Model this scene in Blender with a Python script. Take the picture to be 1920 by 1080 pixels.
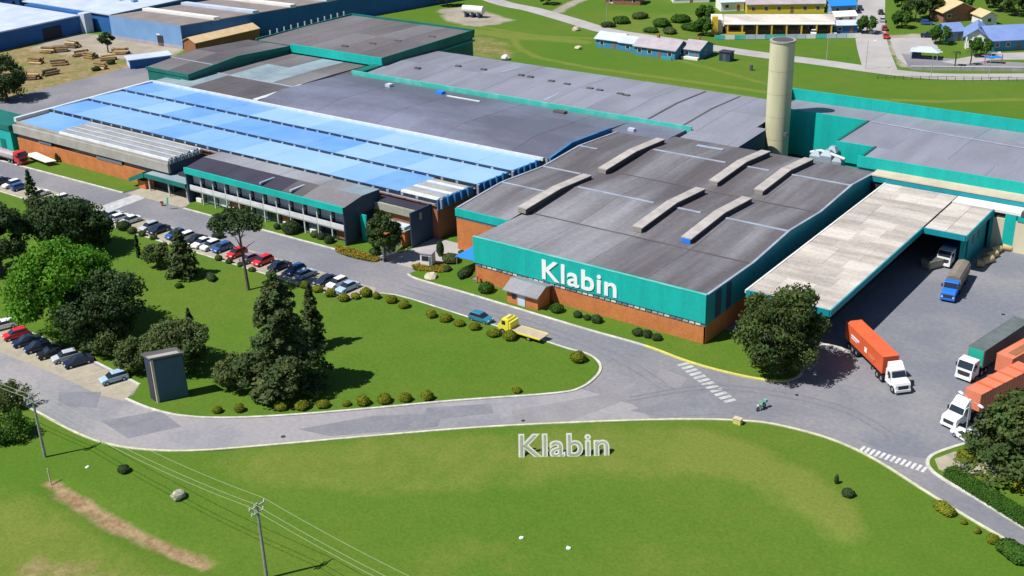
import bpy, bmesh, math, random
import numpy as np
from mathutils import Vector, Matrix
from mathutils.geometry import tessellate_polygon

for o in list(bpy.data.objects):
    bpy.data.objects.remove(o)
R = random.Random(7)
NR = np.random.RandomState(11)
SC = bpy.context.scene
COL = SC.collection
rad = math.radians

# ---------------------------------------------------------------- camera
# The site survey: x runs along the factory front, y away from the road, z up, metres.
CAM_H, FOC, YAW, PIT, ROL = 84.0, 2249.23, rad(-37.101), rad(24.202), rad(-1.810)
_f = Vector((math.sin(YAW) * math.cos(PIT), math.cos(YAW) * math.cos(PIT), -math.sin(PIT)))
_r = _f.cross(Vector((0, 0, 1))).normalized()
_u = _r.cross(_f)
_c, _s = math.cos(ROL), math.sin(ROL)
_r, _u = _c * _r + _s * _u, -_s * _r + _c * _u
cam = bpy.data.objects.new('camera', bpy.data.cameras.new('camera'))
COL.objects.link(cam)
cam.matrix_world = Matrix(((_r.x, _u.x, -_f.x, 0), (_r.y, _u.y, -_f.y, 0), (_r.z, _u.z, -_f.z, CAM_H), (0, 0, 0, 1)))
cam.data.sensor_fit = 'HORIZONTAL'
cam.data.sensor_width = 36
cam.data.lens = 36 * FOC / 1920
cam.data.clip_start = 1
cam.data.clip_end = 9000
SC.camera = cam

def S(px, py, z=0.0):
    """survey: where the sight line through a photo pixel meets height z"""
    d = (px - 960) / FOC * _r - (py - 540) / FOC * _u + _f
    t = (z - CAM_H) / d.z
    return Vector((t * d.x, t * d.y, z))

# ---------------------------------------------------------------- sky, sun, exposure
SUN_EL, SHADOW_AZ = rad(56), rad(58)
w = bpy.data.worlds.new('World')
SC.world = w
w.use_nodes = True
nt = w.node_tree
nt.nodes.clear()
sky = nt.nodes.new('ShaderNodeTexSky')
sky.sky_type = 'NISHITA'
sky.sun_disc = False
sky.sun_elevation = SUN_EL
sd = (-math.cos(SHADOW_AZ), -math.sin(SHADOW_AZ))
sky.sun_rotation = math.atan2(sd[0], sd[1]) % (2 * math.pi)
sky.altitude = 900
sky.air_density = 0.8
sky.dust_density = 0.2
sky.ozone_density = 1.6
bg = nt.nodes.new('ShaderNodeBackground')
bg.inputs['Strength'].default_value = 0.076
wo = nt.nodes.new('ShaderNodeOutputWorld')
nt.links.new(sky.outputs[0], bg.inputs['Color'])
nt.links.new(bg.outputs[0], wo.inputs['Surface'])
sun = bpy.data.objects.new('sun', bpy.data.lights.new('sun', 'SUN'))
COL.objects.link(sun)
sun.data.energy = 5.0
sun.data.angle = rad(0.53)
sun.data.color = (1.0, 0.965, 0.915)
sun.rotation_euler = Vector((math.cos(SUN_EL) * math.cos(SHADOW_AZ), math.cos(SUN_EL) * math.sin(SHADOW_AZ), -math.sin(SUN_EL))).to_track_quat('-Z', 'Y').to_euler()
sun.location = (-100, 0, 200)
vs = SC.view_settings
vs.view_transform = 'Standard'
vs.look = 'None'
vs.exposure = 0.25
vs.gamma = 1.0
vs.use_curve_mapping = False

# ---------------------------------------------------------------- materials
M = {}
def mat(name, col, rough=0.7, col2=None, scale=0.3, det=5.0, lo=0.35, hi=0.65, fine=0.0, fscale=6.0, bump=0.0, bscale=4.0,
        metal=0.0, spec=0.4, stretch=None, attr=None, attrcol=None, transl=0.0, bloom=None):
    m = bpy.data.materials.new(name)
    m.use_nodes = True
    t = m.node_tree
    b = t.nodes['Principled BSDF']
    b.inputs['Roughness'].default_value = rough
    b.inputs['Metallic'].default_value = metal
    b.inputs['Specular IOR Level'].default_value = spec
    def rgb(c): return (c[0], c[1], c[2], 1)
    geo = t.nodes.new('ShaderNodeNewGeometry')
    vec = geo.outputs['Position']
    if stretch:
        mp = t.nodes.new('ShaderNodeMapping')
        mp.inputs['Scale'].default_value = stretch
        t.links.new(vec, mp.inputs['Vector'])
        vec = mp.outputs[0]
    out = None
    if col2 is not None:
        n = t.nodes.new('ShaderNodeTexNoise')
        n.inputs['Scale'].default_value = scale
        n.inputs['Detail'].default_value = det
        n.inputs['Roughness'].default_value = 0.6
        t.links.new(vec, n.inputs['Vector'])
        r = t.nodes.new('ShaderNodeMapRange')
        r.inputs['From Min'].default_value = lo
        r.inputs['From Max'].default_value = hi
        t.links.new(n.outputs['Fac'], r.inputs['Value'])
        if bloom:   # a pale field round one spot, broken up by the noise
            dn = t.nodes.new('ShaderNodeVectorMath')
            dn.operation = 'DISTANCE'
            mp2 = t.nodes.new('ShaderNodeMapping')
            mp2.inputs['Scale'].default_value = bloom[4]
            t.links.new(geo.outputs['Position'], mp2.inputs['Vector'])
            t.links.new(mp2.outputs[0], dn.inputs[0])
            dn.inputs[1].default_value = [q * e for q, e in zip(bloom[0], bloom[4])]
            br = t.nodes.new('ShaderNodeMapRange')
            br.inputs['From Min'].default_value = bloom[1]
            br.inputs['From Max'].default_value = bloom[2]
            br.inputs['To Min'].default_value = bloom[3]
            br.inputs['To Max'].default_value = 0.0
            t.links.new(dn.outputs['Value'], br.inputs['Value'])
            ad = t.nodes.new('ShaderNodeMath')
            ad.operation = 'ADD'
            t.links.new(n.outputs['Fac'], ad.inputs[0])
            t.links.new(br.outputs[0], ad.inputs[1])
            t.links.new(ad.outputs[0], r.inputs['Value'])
        x = t.nodes.new('ShaderNodeMix')
        x.data_type = 'RGBA'
        x.inputs['A'].default_value = rgb(col)
        x.inputs['B'].default_value = rgb(col2)
        t.links.new(r.outputs[0], x.inputs['Factor'])
        out = x.outputs['Result']
    if attr:
        a = t.nodes.new('ShaderNodeAttribute')
        a.attribute_name = attr
        x = t.nodes.new('ShaderNodeMix')
        x.data_type = 'RGBA'
        x.blend_type = 'MULTIPLY'
        x.inputs['Factor'].default_value = 1
        if out: t.links.new(out, x.inputs['A'])
        else: x.inputs['A'].default_value = rgb(col)
        t.links.new(a.outputs['Color'], x.inputs['B'])
        out = x.outputs['Result']
    if fine > 0:
        n = t.nodes.new('ShaderNodeTexNoise')
        n.inputs['Scale'].default_value = fscale
        n.inputs['Detail'].default_value = 4
        t.links.new(geo.outputs['Position'], n.inputs['Vector'])
        r = t.nodes.new('ShaderNodeMapRange')
        r.inputs['From Min'].default_value = 0.3
        r.inputs['From Max'].default_value = 0.7
        r.inputs['To Min'].default_value = 1 - fine
        r.inputs['To Max'].default_value = 1 + fine
        t.links.new(n.outputs['Fac'], r.inputs['Value'])
        x = t.nodes.new('ShaderNodeVectorMath')
        x.operation = 'SCALE'
        if out: t.links.new(out, x.inputs[0])
        else: x.inputs[0].default_value = col
        t.links.new(r.outputs[0], x.inputs['Scale'])
        out = x.outputs[0]
    if out: t.links.new(out, b.inputs['Base Color'])
    else: b.inputs['Base Color'].default_value = rgb(col)
    if bump > 0:
        n = t.nodes.new('ShaderNodeTexNoise')
        n.inputs['Scale'].default_value = bscale
        n.inputs['Detail'].default_value = 4
        t.links.new(geo.outputs['Position'], n.inputs['Vector'])
        bm = t.nodes.new('ShaderNodeBump')
        bm.inputs['Strength'].default_value = bump
        bm.inputs['Distance'].default_value = 0.3
        t.links.new(n.outputs['Fac'], bm.inputs['Height'])
        t.links.new(bm.outputs[0], b.inputs['Normal'])
    if transl > 0:
        tr = t.nodes.new('ShaderNodeBsdfTranslucent')
        if out: t.links.new(out, tr.inputs['Color'])
        else: tr.inputs['Color'].default_value = rgb(col)
        ms = t.nodes.new('ShaderNodeMixShader')
        ms.inputs[0].default_value = transl
        t.links.new(b.outputs[0], ms.inputs[1])
        t.links.new(tr.outputs[0], ms.inputs[2])
        t.links.new(ms.outputs[0], t.nodes['Material Output'].inputs['Surface'])
    M[name] = m
    return m

def grass_mat():
    m = bpy.data.materials.new('grass')
    m.use_nodes = True
    t = m.node_tree
    b = t.nodes['Principled BSDF']
    b.inputs['Roughness'].default_value = 0.9
    b.inputs['Specular IOR Level'].default_value = 0.15
    geo = t.nodes.new('ShaderNodeNewGeometry')
    P = geo.outputs['Position']
    def noise(sc, det=4, rough=0.55):
        n = t.nodes.new('ShaderNodeTexNoise')
        n.inputs['Scale'].default_value = sc
        n.inputs['Detail'].default_value = det
        n.inputs['Roughness'].default_value = rough
        t.links.new(P, n.inputs['Vector'])
        return n.outputs['Fac']
    def rng(v, a, b_, c=0., d=1.):
        r = t.nodes.new('ShaderNodeMapRange')
        for k, q in (('From Min', a), ('From Max', b_), ('To Min', c), ('To Max', d)):
            r.inputs[k].default_value = q
        t.links.new(v, r.inputs['Value'])
        return r.outputs[0]
    def mix(f, a, b_):
        x = t.nodes.new('ShaderNodeMix')
        x.data_type = 'RGBA'
        t.links.new(f, x.inputs['Factor'])
        for k, q in (('A', a), ('B', b_)):
            if isinstance(q, tuple): x.inputs[k].default_value = q + (1,)
            else: t.links.new(q, x.inputs[k])
        return x.outputs['Result']
    def math_(op, a, b_):
        x = t.nodes.new('ShaderNodeMath')
        x.operation = op
        x.use_clamp = True
        for k, q in ((0, a), (1, b_)):
            if isinstance(q, (int, float)): x.inputs[k].default_value = q
            else: t.links.new(q, x.inputs[k])
        return x.outputs[0]
    at = t.nodes.new('ShaderNodeAttribute')
    at.attribute_name = 'cover'
    sep = t.nodes.new('ShaderNodeSeparateColor')
    t.links.new(at.outputs['Color'], sep.inputs[0])
    big, mid, fin = noise(0.028, 4), noise(0.22, 5, 0.65), noise(2.2, 4, 0.7)
    base = mix(rng(big, 0.38, 0.62), (0.080, 0.160, 0.014), (0.108, 0.166, 0.020))
    base = mix(rng(mid, 0.35, 0.7, 0, 0.55), base, (0.064, 0.146, 0.011))
    edge = rng(mid, 0.25, 0.75, -0.35, 0.35)
    def masked(ch):
        s_ = t.nodes.new('ShaderNodeMath')
        s_.operation = 'ADD'
        t.links.new(sep.outputs[ch], s_.inputs[0])
        t.links.new(edge, s_.inputs[1])
        k = rng(s_.outputs[0], 0.25, 0.75)
        return math_('MULTIPLY', k, rng(sep.outputs[ch], 0.02, 0.2))
    base = mix(math_('MULTIPLY', masked(0), 0.75), base, (0.170, 0.198, 0.038))
    dirt = mix(rng(noise(0.7, 5, 0.7), 0.35, 0.65), (0.36, 0.27, 0.15), (0.22, 0.135, 0.07))
    base = mix(masked(1), base, dirt)
    gravel = mix(rng(noise(0.12, 5, 0.7), 0.35, 0.65), (0.38, 0.34, 0.27), (0.27, 0.235, 0.19))
    base = mix(masked(2), base, gravel)
    v = t.nodes.new('ShaderNodeVectorMath')
    v.operation = 'SCALE'
    t.links.new(base, v.inputs[0])
    t.links.new(rng(fin, 0.25, 0.75, 0.80, 1.20), v.inputs['Scale'])
    t.links.new(v.outputs[0], b.inputs['Base Color'])
    bm = t.nodes.new('ShaderNodeBump')
    bm.inputs['Strength'].default_value = 0.35
    bm.inputs['Distance'].default_value = 0.25
    t.links.new(noise(3.5, 4, 0.7), bm.inputs['Height'])
    t.links.new(bm.outputs[0], b.inputs['Normal'])
    M['grass'] = m
grass_mat()
mat('asphalt', (0.178, 0.180, 0.208), 0.85, (0.238, 0.228, 0.242), 0.05, 6, 0.42, 0.62, 0.10, 1.4, 0.10, 6)
mat('asphalt_yard', (0.172, 0.180, 0.212), 0.85, (0.245, 0.242, 0.250), 0.045, 6, 0.45, 0.65, 0.10, 1.4, 0.10, 6)
mat('asphalt_old', (0.300, 0.285, 0.298), 0.85, (0.215, 0.217, 0.245), 0.06, 6, 0.45, 0.62, 0.09, 1.4, 0.10, 6)
mat('tyre_mark', (0.158, 0.163, 0.190), 0.85, (0.20, 0.20, 0.225), 0.8, fine=0.1, fscale=2)
mat('patch_dark', (0.175, 0.180, 0.205), 0.85, (0.215, 0.215, 0.24), 0.4, fine=0.1, fscale=2)
mat('patch_pale', (0.265, 0.255, 0.262), 0.85, (0.225, 0.217, 0.23), 0.25, fine=0.1, fscale=2)
mat('pavers', (0.40, 0.35, 0.26), 0.9, (0.31, 0.28, 0.22), 0.5, fine=0.12, fscale=2)
mat('street', (0.42, 0.40, 0.39), 0.9, (0.34, 0.32, 0.31), 0.1, fine=0.08)
mat('kerb', (0.62, 0.60, 0.54), 0.85, (0.42, 0.41, 0.35), 0.6, fine=0.15, fscale=3)
mat('kerb_yellow', (0.62, 0.56, 0.10), 0.8, (0.50, 0.45, 0.16), 0.6, fine=0.15, fscale=3)
mat('paint_white', (0.70, 0.70, 0.68), 0.8, (0.45, 0.45, 0.45), 1.2, fine=0.1)
mat('paint_worn', (0.52, 0.52, 0.52), 0.8, (0.36, 0.36, 0.37), 0.9, fine=0.12)
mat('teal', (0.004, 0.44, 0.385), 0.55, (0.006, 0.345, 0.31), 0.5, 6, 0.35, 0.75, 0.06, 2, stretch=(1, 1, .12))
mat('teal_side', (0.004, 0.27, 0.32), 0.55, (0.003, 0.21, 0.26), 0.5, 6, 0.35, 0.75, 0.06, 2, stretch=(1, 1, .12))  # side walls' shade and sky tint put into the teal; fascias share it
mat('teal_pale', (0.05, 0.46, 0.39), 0.55, (0.20, 0.55, 0.50), 0.25, 4, 0.45, 0.7, fine=0.08)
mat('green_dark', (0.006, 0.16, 0.13), 0.6, (0.005, 0.12, 0.10), 0.2, fine=0.06)
mat('brick', (0.56, 0.200, 0.060), 0.9, (0.46, 0.150, 0.048), 0.5, fine=0.14, fscale=5, bump=0.15, bscale=9)
mat('brick_dark', (0.34, 0.135, 0.06), 0.9, (0.27, 0.11, 0.06), 0.5, fine=0.14, fscale=5)
mat('roof_a', (0.120, 0.105, 0.108), 0.62, (0.185, 0.172, 0.178), 0.05, 6, 0.38, 0.68, 0.09, 1.5, stretch=(1, .35, 1))
mat('roof_b', (0.108, 0.096, 0.098), 0.62, (0.165, 0.155, 0.160), 0.06, 6, 0.38, 0.68, 0.09, 1.5, stretch=(1, .35, 1))
mat('roof_c', (0.132, 0.122, 0.128), 0.62, (0.210, 0.205, 0.215), 0.05, 6, 0.38, 0.66, 0.09, 1.5, stretch=(1, .35, 1))
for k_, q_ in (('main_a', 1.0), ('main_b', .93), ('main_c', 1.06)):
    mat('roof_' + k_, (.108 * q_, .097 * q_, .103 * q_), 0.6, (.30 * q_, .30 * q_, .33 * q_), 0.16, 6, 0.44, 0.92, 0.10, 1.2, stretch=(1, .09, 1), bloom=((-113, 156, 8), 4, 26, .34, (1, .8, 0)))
mat('roof_pale', (0.20, 0.20, 0.215), 0.55, (0.32, 0.33, 0.36), 0.06, 6, 0.36, 0.66, 0.08, 1.5, stretch=(1, .4, 1))
mat('roof_lilac', (0.200, 0.206, 0.245), 0.5, (0.280, 0.288, 0.345), 0.16, 6, 0.34, 0.70, 0.06, 1.5, stretch=(1, .09, 1))
mat('roof_lilac_b', (0.190, 0.195, 0.233), 0.5, (0.268, 0.275, 0.330), 0.05, 6, 0.38, 0.66, 0.06, 1.5, stretch=(1, .4, 1))
mat('roof_mid', (0.118, 0.122, 0.160), 0.42, (0.205, 0.215, 0.295), 0.045, 6, 0.40, 0.62, 0.07, 1.5, stretch=(.5, 1, 1))
mat('roof_mid_b', (0.110, 0.112, 0.148), 0.42, (0.190, 0.198, 0.275), 0.045, 6, 0.40, 0.62, 0.07, 1.5, stretch=(.5, 1, 1))
mat('roof_dark', (0.080, 0.072, 0.078), 0.65, (0.115, 0.105, 0.108), 0.12, fine=0.08)
mat('roof_navy', (0.030, 0.029, 0.048), 0.6, (0.048, 0.046, 0.070), 0.12, fine=0.08)
mat('roof_frost', (0.30, 0.38, 0.42), 0.5, (0.20, 0.26, 0.30), 0.12, fine=0.08)
mat('ridge_cap', (0.36, 0.41, 0.50), 0.5, (0.26, 0.29, 0.36), 0.3, fine=0.08)
mat('blue_trim', (0.03, 0.16, 0.36), 0.5, (0.05, 0.24, 0.50), 0.3, fine=0.1)
mat('blue_a', (0.21, 0.41, 0.80), 0.40, (0.26, 0.46, 0.82), 0.10, 3, 0.35, 0.65, 0.03, 3)
mat('blue_b', (0.14, 0.33, 0.79), 0.40, (0.20, 0.40, 0.81), 0.10, 3, 0.35, 0.65, 0.03, 3)
mat('blue_c', (0.28, 0.48, 0.81), 0.40, (0.33, 0.52, 0.82), 0.10, 3, 0.35, 0.65, 0.03, 3)
mat('white_trim', (0.68, 0.70, 0.70), 0.6, (0.52, 0.55, 0.56), 0.5, fine=0.08)
mat('clerestory', (0.030, 0.045, 0.060), 0.25)
mat('concrete', (0.40, 0.38, 0.34), 0.85, (0.30, 0.29, 0.26), 0.3, fine=0.1, fscale=3)
mat('concrete_olive', (0.33, 0.34, 0.27), 0.85, (0.24, 0.25, 0.20), 0.3, fine=0.1, fscale=3)
mat('slab_a', (0.54, 0.49, 0.44), 0.85, (0.31, 0.28, 0.25), 0.30, 6, 0.38, 0.68, 0.12, 2, stretch=(.22, 1, 1))
mat('slab_b', (0.60, 0.55, 0.495), 0.85, (0.36, 0.325, 0.29), 0.30, 6, 0.42, 0.72, 0.10, 2, stretch=(.22, 1, 1))
mat('slab_c', (0.49, 0.445, 0.40), 0.85, (0.28, 0.25, 0.225), 0.30, 6, 0.38, 0.68, 0.12, 2, stretch=(.22, 1, 1))
mat('slab_white', (0.78, 0.76, 0.72), 0.8, (0.66, 0.64, 0.60), 0.2, fine=0.06)
mat('beige', (0.56, 0.49, 0.36), 0.85, (0.46, 0.40, 0.30), 0.3, fine=0.08)
mat('cream', (0.66, 0.60, 0.42), 0.8, (0.55, 0.50, 0.36), 0.25, fine=0.06, stretch=(1, 1, .25))
mat('chimney', (0.60, 0.58, 0.37), 0.8, (0.50, 0.48, 0.30), 0.25, fine=0.05, stretch=(1, 1, .2))
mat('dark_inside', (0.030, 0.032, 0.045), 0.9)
mat('glass_dark', (0.015, 0.022, 0.032), 0.12, spec=0.6)
mat('glass_blue', (0.13, 0.17, 0.22), 0.18, spec=0.6)
mat('office_pane', (0.34, 0.38, 0.43), 0.3, spec=0.5)
mat('navy_wall', (0.025, 0.060, 0.105), 0.6, (0.018, 0.045, 0.085), 0.3, fine=0.06)
mat('shed_blue', (0.030, 0.085, 0.135), 0.55, (0.022, 0.065, 0.11), 0.4, fine=0.08)
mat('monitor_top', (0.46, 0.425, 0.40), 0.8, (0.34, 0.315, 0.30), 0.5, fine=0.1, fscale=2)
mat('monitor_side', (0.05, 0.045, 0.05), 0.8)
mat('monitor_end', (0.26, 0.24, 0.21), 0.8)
mat('bright_blue', (0.02, 0.20, 0.75), 0.5)
mat('letter_white', (0.80, 0.82, 0.82), 0.5)
mat('sign_rim', (0.60, 0.61, 0.56), 0.7, (0.48, 0.49, 0.42), 0.9)
mat('letter_grey', (0.32, 0.33, 0.27), 0.8, (0.24, 0.27, 0.17), 0.8)
mat('steel', (0.45, 0.46, 0.48), 0.45, metal=0.3)
mat('wood_pole', (0.34, 0.34, 0.33), 0.85, (0.24, 0.24, 0.23), 1.0)
mat('kerb_pale', (0.62, 0.61, 0.42), 0.85, (0.44, 0.44, 0.30), 0.6, fine=0.15, fscale=3)
mat('wire', (0.30, 0.34, 0.20), 0.6)
mat('tyre', (0.018, 0.018, 0.020), 0.85)
mat('rim', (0.42, 0.43, 0.45), 0.35, metal=0.6)
mat('lamp_lens', (0.75, 0.75, 0.70), 0.2)
mat('tail_red', (0.45, 0.02, 0.02), 0.3)
mat('car_glass', (0.020, 0.028, 0.040), 0.10, spec=0.7)
for n_, c_ in dict(white=(0.78, 0.79, 0.80), silver=(0.46, 0.49, 0.54), navy=(0.018, 0.030, 0.075), black=(0.018, 0.018, 0.022), blue=(0.03, 0.10, 0.32),
                   red=(0.60, 0.025, 0.035), mauve=(0.26, 0.20, 0.28), lightblue=(0.34, 0.50, 0.66), teal=(0.03, 0.19, 0.30), yellow=(0.78, 0.70, 0.06),
                   royal=(0.02, 0.16, 0.62), dkred=(0.30, 0.02, 0.04)).items():
    mat('car_' + n_, c_, 0.28, spec=0.5)
mat('orange', (0.72, 0.135, 0.045), 0.55, (0.62, 0.115, 0.042), 0.4, fine=0.06)
mat('salmon', (0.70, 0.22, 0.12), 0.6, (0.60, 0.18, 0.10), 0.4, fine=0.06)
mat('tarp_grey', (0.14, 0.165, 0.165), 0.7, (0.10, 0.12, 0.12), 0.4, fine=0.08)
mat('tarp_brown', (0.24, 0.205, 0.165), 0.8, (0.17, 0.145, 0.12), 0.6, fine=0.1)
mat('trailer_green', (0.02, 0.36, 0.26), 0.5)
mat('chassis', (0.035, 0.035, 0.04), 0.7)
mat('flatbed', (0.48, 0.40, 0.30), 0.8, (0.40, 0.33, 0.25), 0.8, fine=0.1)
mat('cloth_green', (0.16, 0.42, 0.30), 0.8)
mat('cloth_dark', (0.03, 0.04, 0.06), 0.8)
mat('skin', (0.42, 0.24, 0.16), 0.6)
mat('bark', (0.16, 0.12, 0.085), 0.95, (0.09, 0.07, 0.05), 2.0, fine=0.2)
mat('timber', (0.28, 0.19, 0.08), 0.9, (0.17, 0.11, 0.05), 0.8, fine=0.2)
mat('kraft', (0.55, 0.40, 0.20), 0.8, (0.45, 0.32, 0.15), 0.8, fine=0.1)
mat('wall_blue', (0.19, 0.34, 0.58), 0.7, (0.15, 0.29, 0.52), 0.2, fine=0.06)
mat('wall_navy', (0.020, 0.125, 0.36), 0.7, (0.015, 0.10, 0.30), 0.2, fine=0.06)
mat('roof_ice', (0.55, 0.62, 0.72), 0.55, (0.44, 0.50, 0.62), 0.15, fine=0.06)
mat('roof_taupe', (0.26, 0.22, 0.21), 0.7, (0.20, 0.17, 0.165), 0.15, fine=0.08)
mat('tile_orange', (0.60, 0.36, 0.20), 0.85, (0.50, 0.27, 0.14), 0.5, fine=0.15, fscale=2)
mat('tile_tan', (0.62, 0.46, 0.27), 0.85, (0.54, 0.38, 0.20), 0.5, fine=0.12, fscale=2)
mat('roof_blue', (0.20, 0.28, 0.55), 0.6, (0.16, 0.24, 0.48), 0.3, fine=0.06)
mat('roof_pinkgrey', (0.42, 0.37, 0.40), 0.75, (0.34, 0.30, 0.33), 0.4, fine=0.08)
mat('house_blue', (0.06, 0.24, 0.42), 0.7, (0.045, 0.20, 0.36), 0.5, fine=0.06)
mat('house_teal', (0.05, 0.30, 0.36), 0.7)
mat('house_yellow', (0.68, 0.46, 0.04), 0.7)
mat('house_brown', (0.26, 0.12, 0.08), 0.8)
mat('house_white', (0.76, 0.74, 0.70), 0.7)
mat('rock', (0.44, 0.42, 0.34), 0.9, (0.30, 0.29, 0.24), 1.5)
mat('blue_tarp', (0.02, 0.22, 0.78), 0.55)
mat('flower', (0.42, 0.33, 0.02), 0.9, (0.28, 0.27, 0.02), 0.8, fine=0.3, fscale=4)
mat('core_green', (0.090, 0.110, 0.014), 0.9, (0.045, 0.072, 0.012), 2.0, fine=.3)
def leafm(n, c, c2, tr=0.24): mat(n, c, 0.75, c2, 0.9, 3, 0.35, 0.65, spec=0.25, attr='tint', transl=tr)
leafm('leaf_bright', (0.105, 0.260, 0.012), (0.065, 0.185, 0.010), 0.25)
leafm('leaf_dark', (0.052, 0.094, 0.028), (0.038, 0.072, 0.022))
leafm('leaf_olive', (0.110, 0.150, 0.044), (0.082, 0.118, 0.036), .32)
leafm('leaf_pine', (0.060, 0.104, 0.032), (0.086, 0.112, 0.036), .3)
leafm('leaf_round', (0.085, 0.125, 0.028), (0.055, 0.090, 0.024), .28)
leafm('leaf_cypress', (0.024, 0.050, 0.018), (0.018, 0.040, 0.014))
leafm('leaf_topiary', (0.250, 0.265, 0.014), (0.150, 0.195, 0.012), .3)
leafm('leaf_grass', (0.088, 0.150, 0.014), (0.125, 0.150, 0.026), .3)
leafm('leaf_flower', (0.36, 0.24, 0.02), (0.13, 0.15, 0.02))
leafm('leaf_green', (0.050, 0.135, 0.012), (0.038, 0.100, 0.010))
leafm('leaf_palm', (0.070, 0.110, 0.030), (0.045, 0.080, 0.022))

# ---------------------------------------------------------------- mesh helpers
class MB:
    def __init__(s):
        s.v, s.f, s.m = [], [], []
    def add(s, vs_, fs_, mi=0):
        o = len(s.v)
        s.v += [tuple(v) for v in vs_]
        s.f += [tuple(i + o for i in f) for f in fs_]
        s.m += [mi] * len(fs_)
        return s
    def box(s, x0, x1, y0, y1, z0, z1, mi=0):
        return s.add([(x0, y0, z0), (x1, y0, z0), (x1, y1, z0), (x0, y1, z0), (x0, y0, z1), (x1, y0, z1), (x1, y1, z1), (x0, y1, z1)],
                     [(0, 3, 2, 1), (4, 5, 6, 7), (0, 1, 5, 4), (1, 2, 6, 5), (2, 3, 7, 6), (3, 0, 4, 7)], mi)
    def frus(s, c, w0, d0, w1, d1, z0, z1, off=(0, 0), mi=0):
        a, b = c
        p = [(a - w0, b - d0, z0), (a + w0, b - d0, z0), (a + w0, b + d0, z0), (a - w0, b + d0, z0)]
        a += off[0]; b += off[1]
        p += [(a - w1, b - d1, z1), (a + w1, b - d1, z1), (a + w1, b + d1, z1), (a - w1, b + d1, z1)]
        return s.add(p, [(0, 3, 2, 1), (4, 5, 6, 7), (0, 1, 5, 4), (1, 2, 6, 5), (2, 3, 7, 6), (3, 0, 4, 7)], mi)
    def prism(s, prof, axis, a0, a1, mi=0, caps=True):
        """closed 2-D profile swept along x ('x': prof=(y,z)) or y ('y': prof=(x,z)) or z ('z': prof=(x,y))"""
        n = len(prof)
        def pt(p, a):
            return (a, p[0], p[1]) if axis == 'x' else ((p[0], a, p[1]) if axis == 'y' else (p[0], p[1], a))
        vs_ = [pt(p, a0) for p in prof] + [pt(p, a1) for p in prof]
        fs_ = [(i, (i + 1) % n, n + (i + 1) % n, n + i) for i in range(n)]
        if caps:
            tri = tessellate_polygon([[Vector((p[0], p[1], 0)) for p in prof]])
            fs_ += [tuple(t) for t in tri] + [tuple(n + i for i in reversed(t)) for t in tri]
        return s.add(vs_, fs_, mi)
    def tube(s, pts, rads, n=6, mi=0, cap=True):
        pts = [Vector(p) for p in pts]
        if not isinstance(rads, (list, tuple)): rads = [rads] * len(pts)
        rings = []
        for i, p in enumerate(pts):
            d = (pts[min(i + 1, len(pts) - 1)] - pts[max(i - 1, 0)]).normalized()
            a = d.orthogonal().normalized() if abs(d.z) > .98 else d.cross(Vector((0, 0, 1))).normalized()
            if abs(d.z) > .98: a = Vector((1, 0, 0))
            b = d.cross(a).normalized()
            rings.append([p + rads[i] * (math.cos(2 * math.pi * k / n) * a + math.sin(2 * math.pi * k / n) * b) for k in range(n)])
        vs_ = [v for r_ in rings for v in r_]
        fs_ = []
        for i in range(len(pts) - 1):
            for k in range(n):
                fs_.append((i * n + k, i * n + (k + 1) % n, (i + 1) * n + (k + 1) % n, (i + 1) * n + k))
        if cap:
            fs_.append(tuple(range(n)))
            fs_.append(tuple((len(pts) - 1) * n + k for k in range(n)))
        return s.add(vs_, fs_, mi)
    def cyl(s, c, r0, z0, z1, n=16, r1=None, mi=0):
        r1 = r0 if r1 is None else r1
        return s.tube([(c[0], c[1], z0), (c[0], c[1], z1)], [r0, r1], n, mi)
    def mesh(s, name, mats, origin=(0, 0, 0), smooth=False):
        me = bpy.data.meshes.new(name)
        o = Vector(origin)
        me.from_pydata([(v[0] - o[0], v[1] - o[1], v[2] - o[2]) for v in s.v], [], s.f)
        if not isinstance(mats, (list, tuple)): mats = [mats]
        for m in mats: me.materials.append(M[m] if isinstance(m, str) else m)
        if len(mats) > 1: me.polygons.foreach_set('material_index', s.m)
        bm = bmesh.new(); bm.from_mesh(me)
        bmesh.ops.recalc_face_normals(bm, faces=bm.faces)
        bm.to_mesh(me); bm.free()
        if smooth: me.polygons.foreach_set('use_smooth', [True] * len(me.polygons))
        me.update()
        return me
    def build(s, name, mats, parent=None, smooth=False):
        root = parent
        while root is not None and root.parent is not None: root = root.parent
        org = root.location if root is not None else (0, 0, 0)
        o = bpy.data.objects.new(name, s.mesh(name, mats, org, smooth))
        COL.objects.link(o)
        o.parent = parent
        return o

def bx(x0, x1, y0, y1, z0, z1): return MB().box(x0, x1, y0, y1, z0, z1)
def tag(o, label, cat=None, group=None, kind=None):
    if label: o['label'] = label
    if cat: o['category'] = cat
    if group: o['group'] = group
    if kind: o['kind'] = kind
    return o
def thing(name, label, cat, loc=(0, 0, 0), rz=0.0, group=None):
    o = bpy.data.objects.new(name, None)
    o.empty_display_size = 0.5
    COL.objects.link(o)
    o.location = loc
    o.rotation_euler = (0, 0, rz)
    return tag(o, label, cat, group)
def inst(name, me, parent, loc=(0, 0, 0), rz=0.0, m=None, scale=None):
    """an object sharing mesh data; loc is relative to the parent"""
    o = bpy.data.objects.new(name, me)
    COL.objects.link(o)
    o.parent = parent
    o.location = loc
    if rz: o.rotation_euler = (0, 0, rz)
    if scale: o.scale = scale
    if m:
        o.material_slots[0].link = 'OBJECT'
        o.material_slots[0].material = M[m] if isinstance(m, str) else m
    return o
def rel(p, parent):
    q = parent.location
    return (p[0] - q[0], p[1] - q[1], p[2] - q[2])
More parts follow.
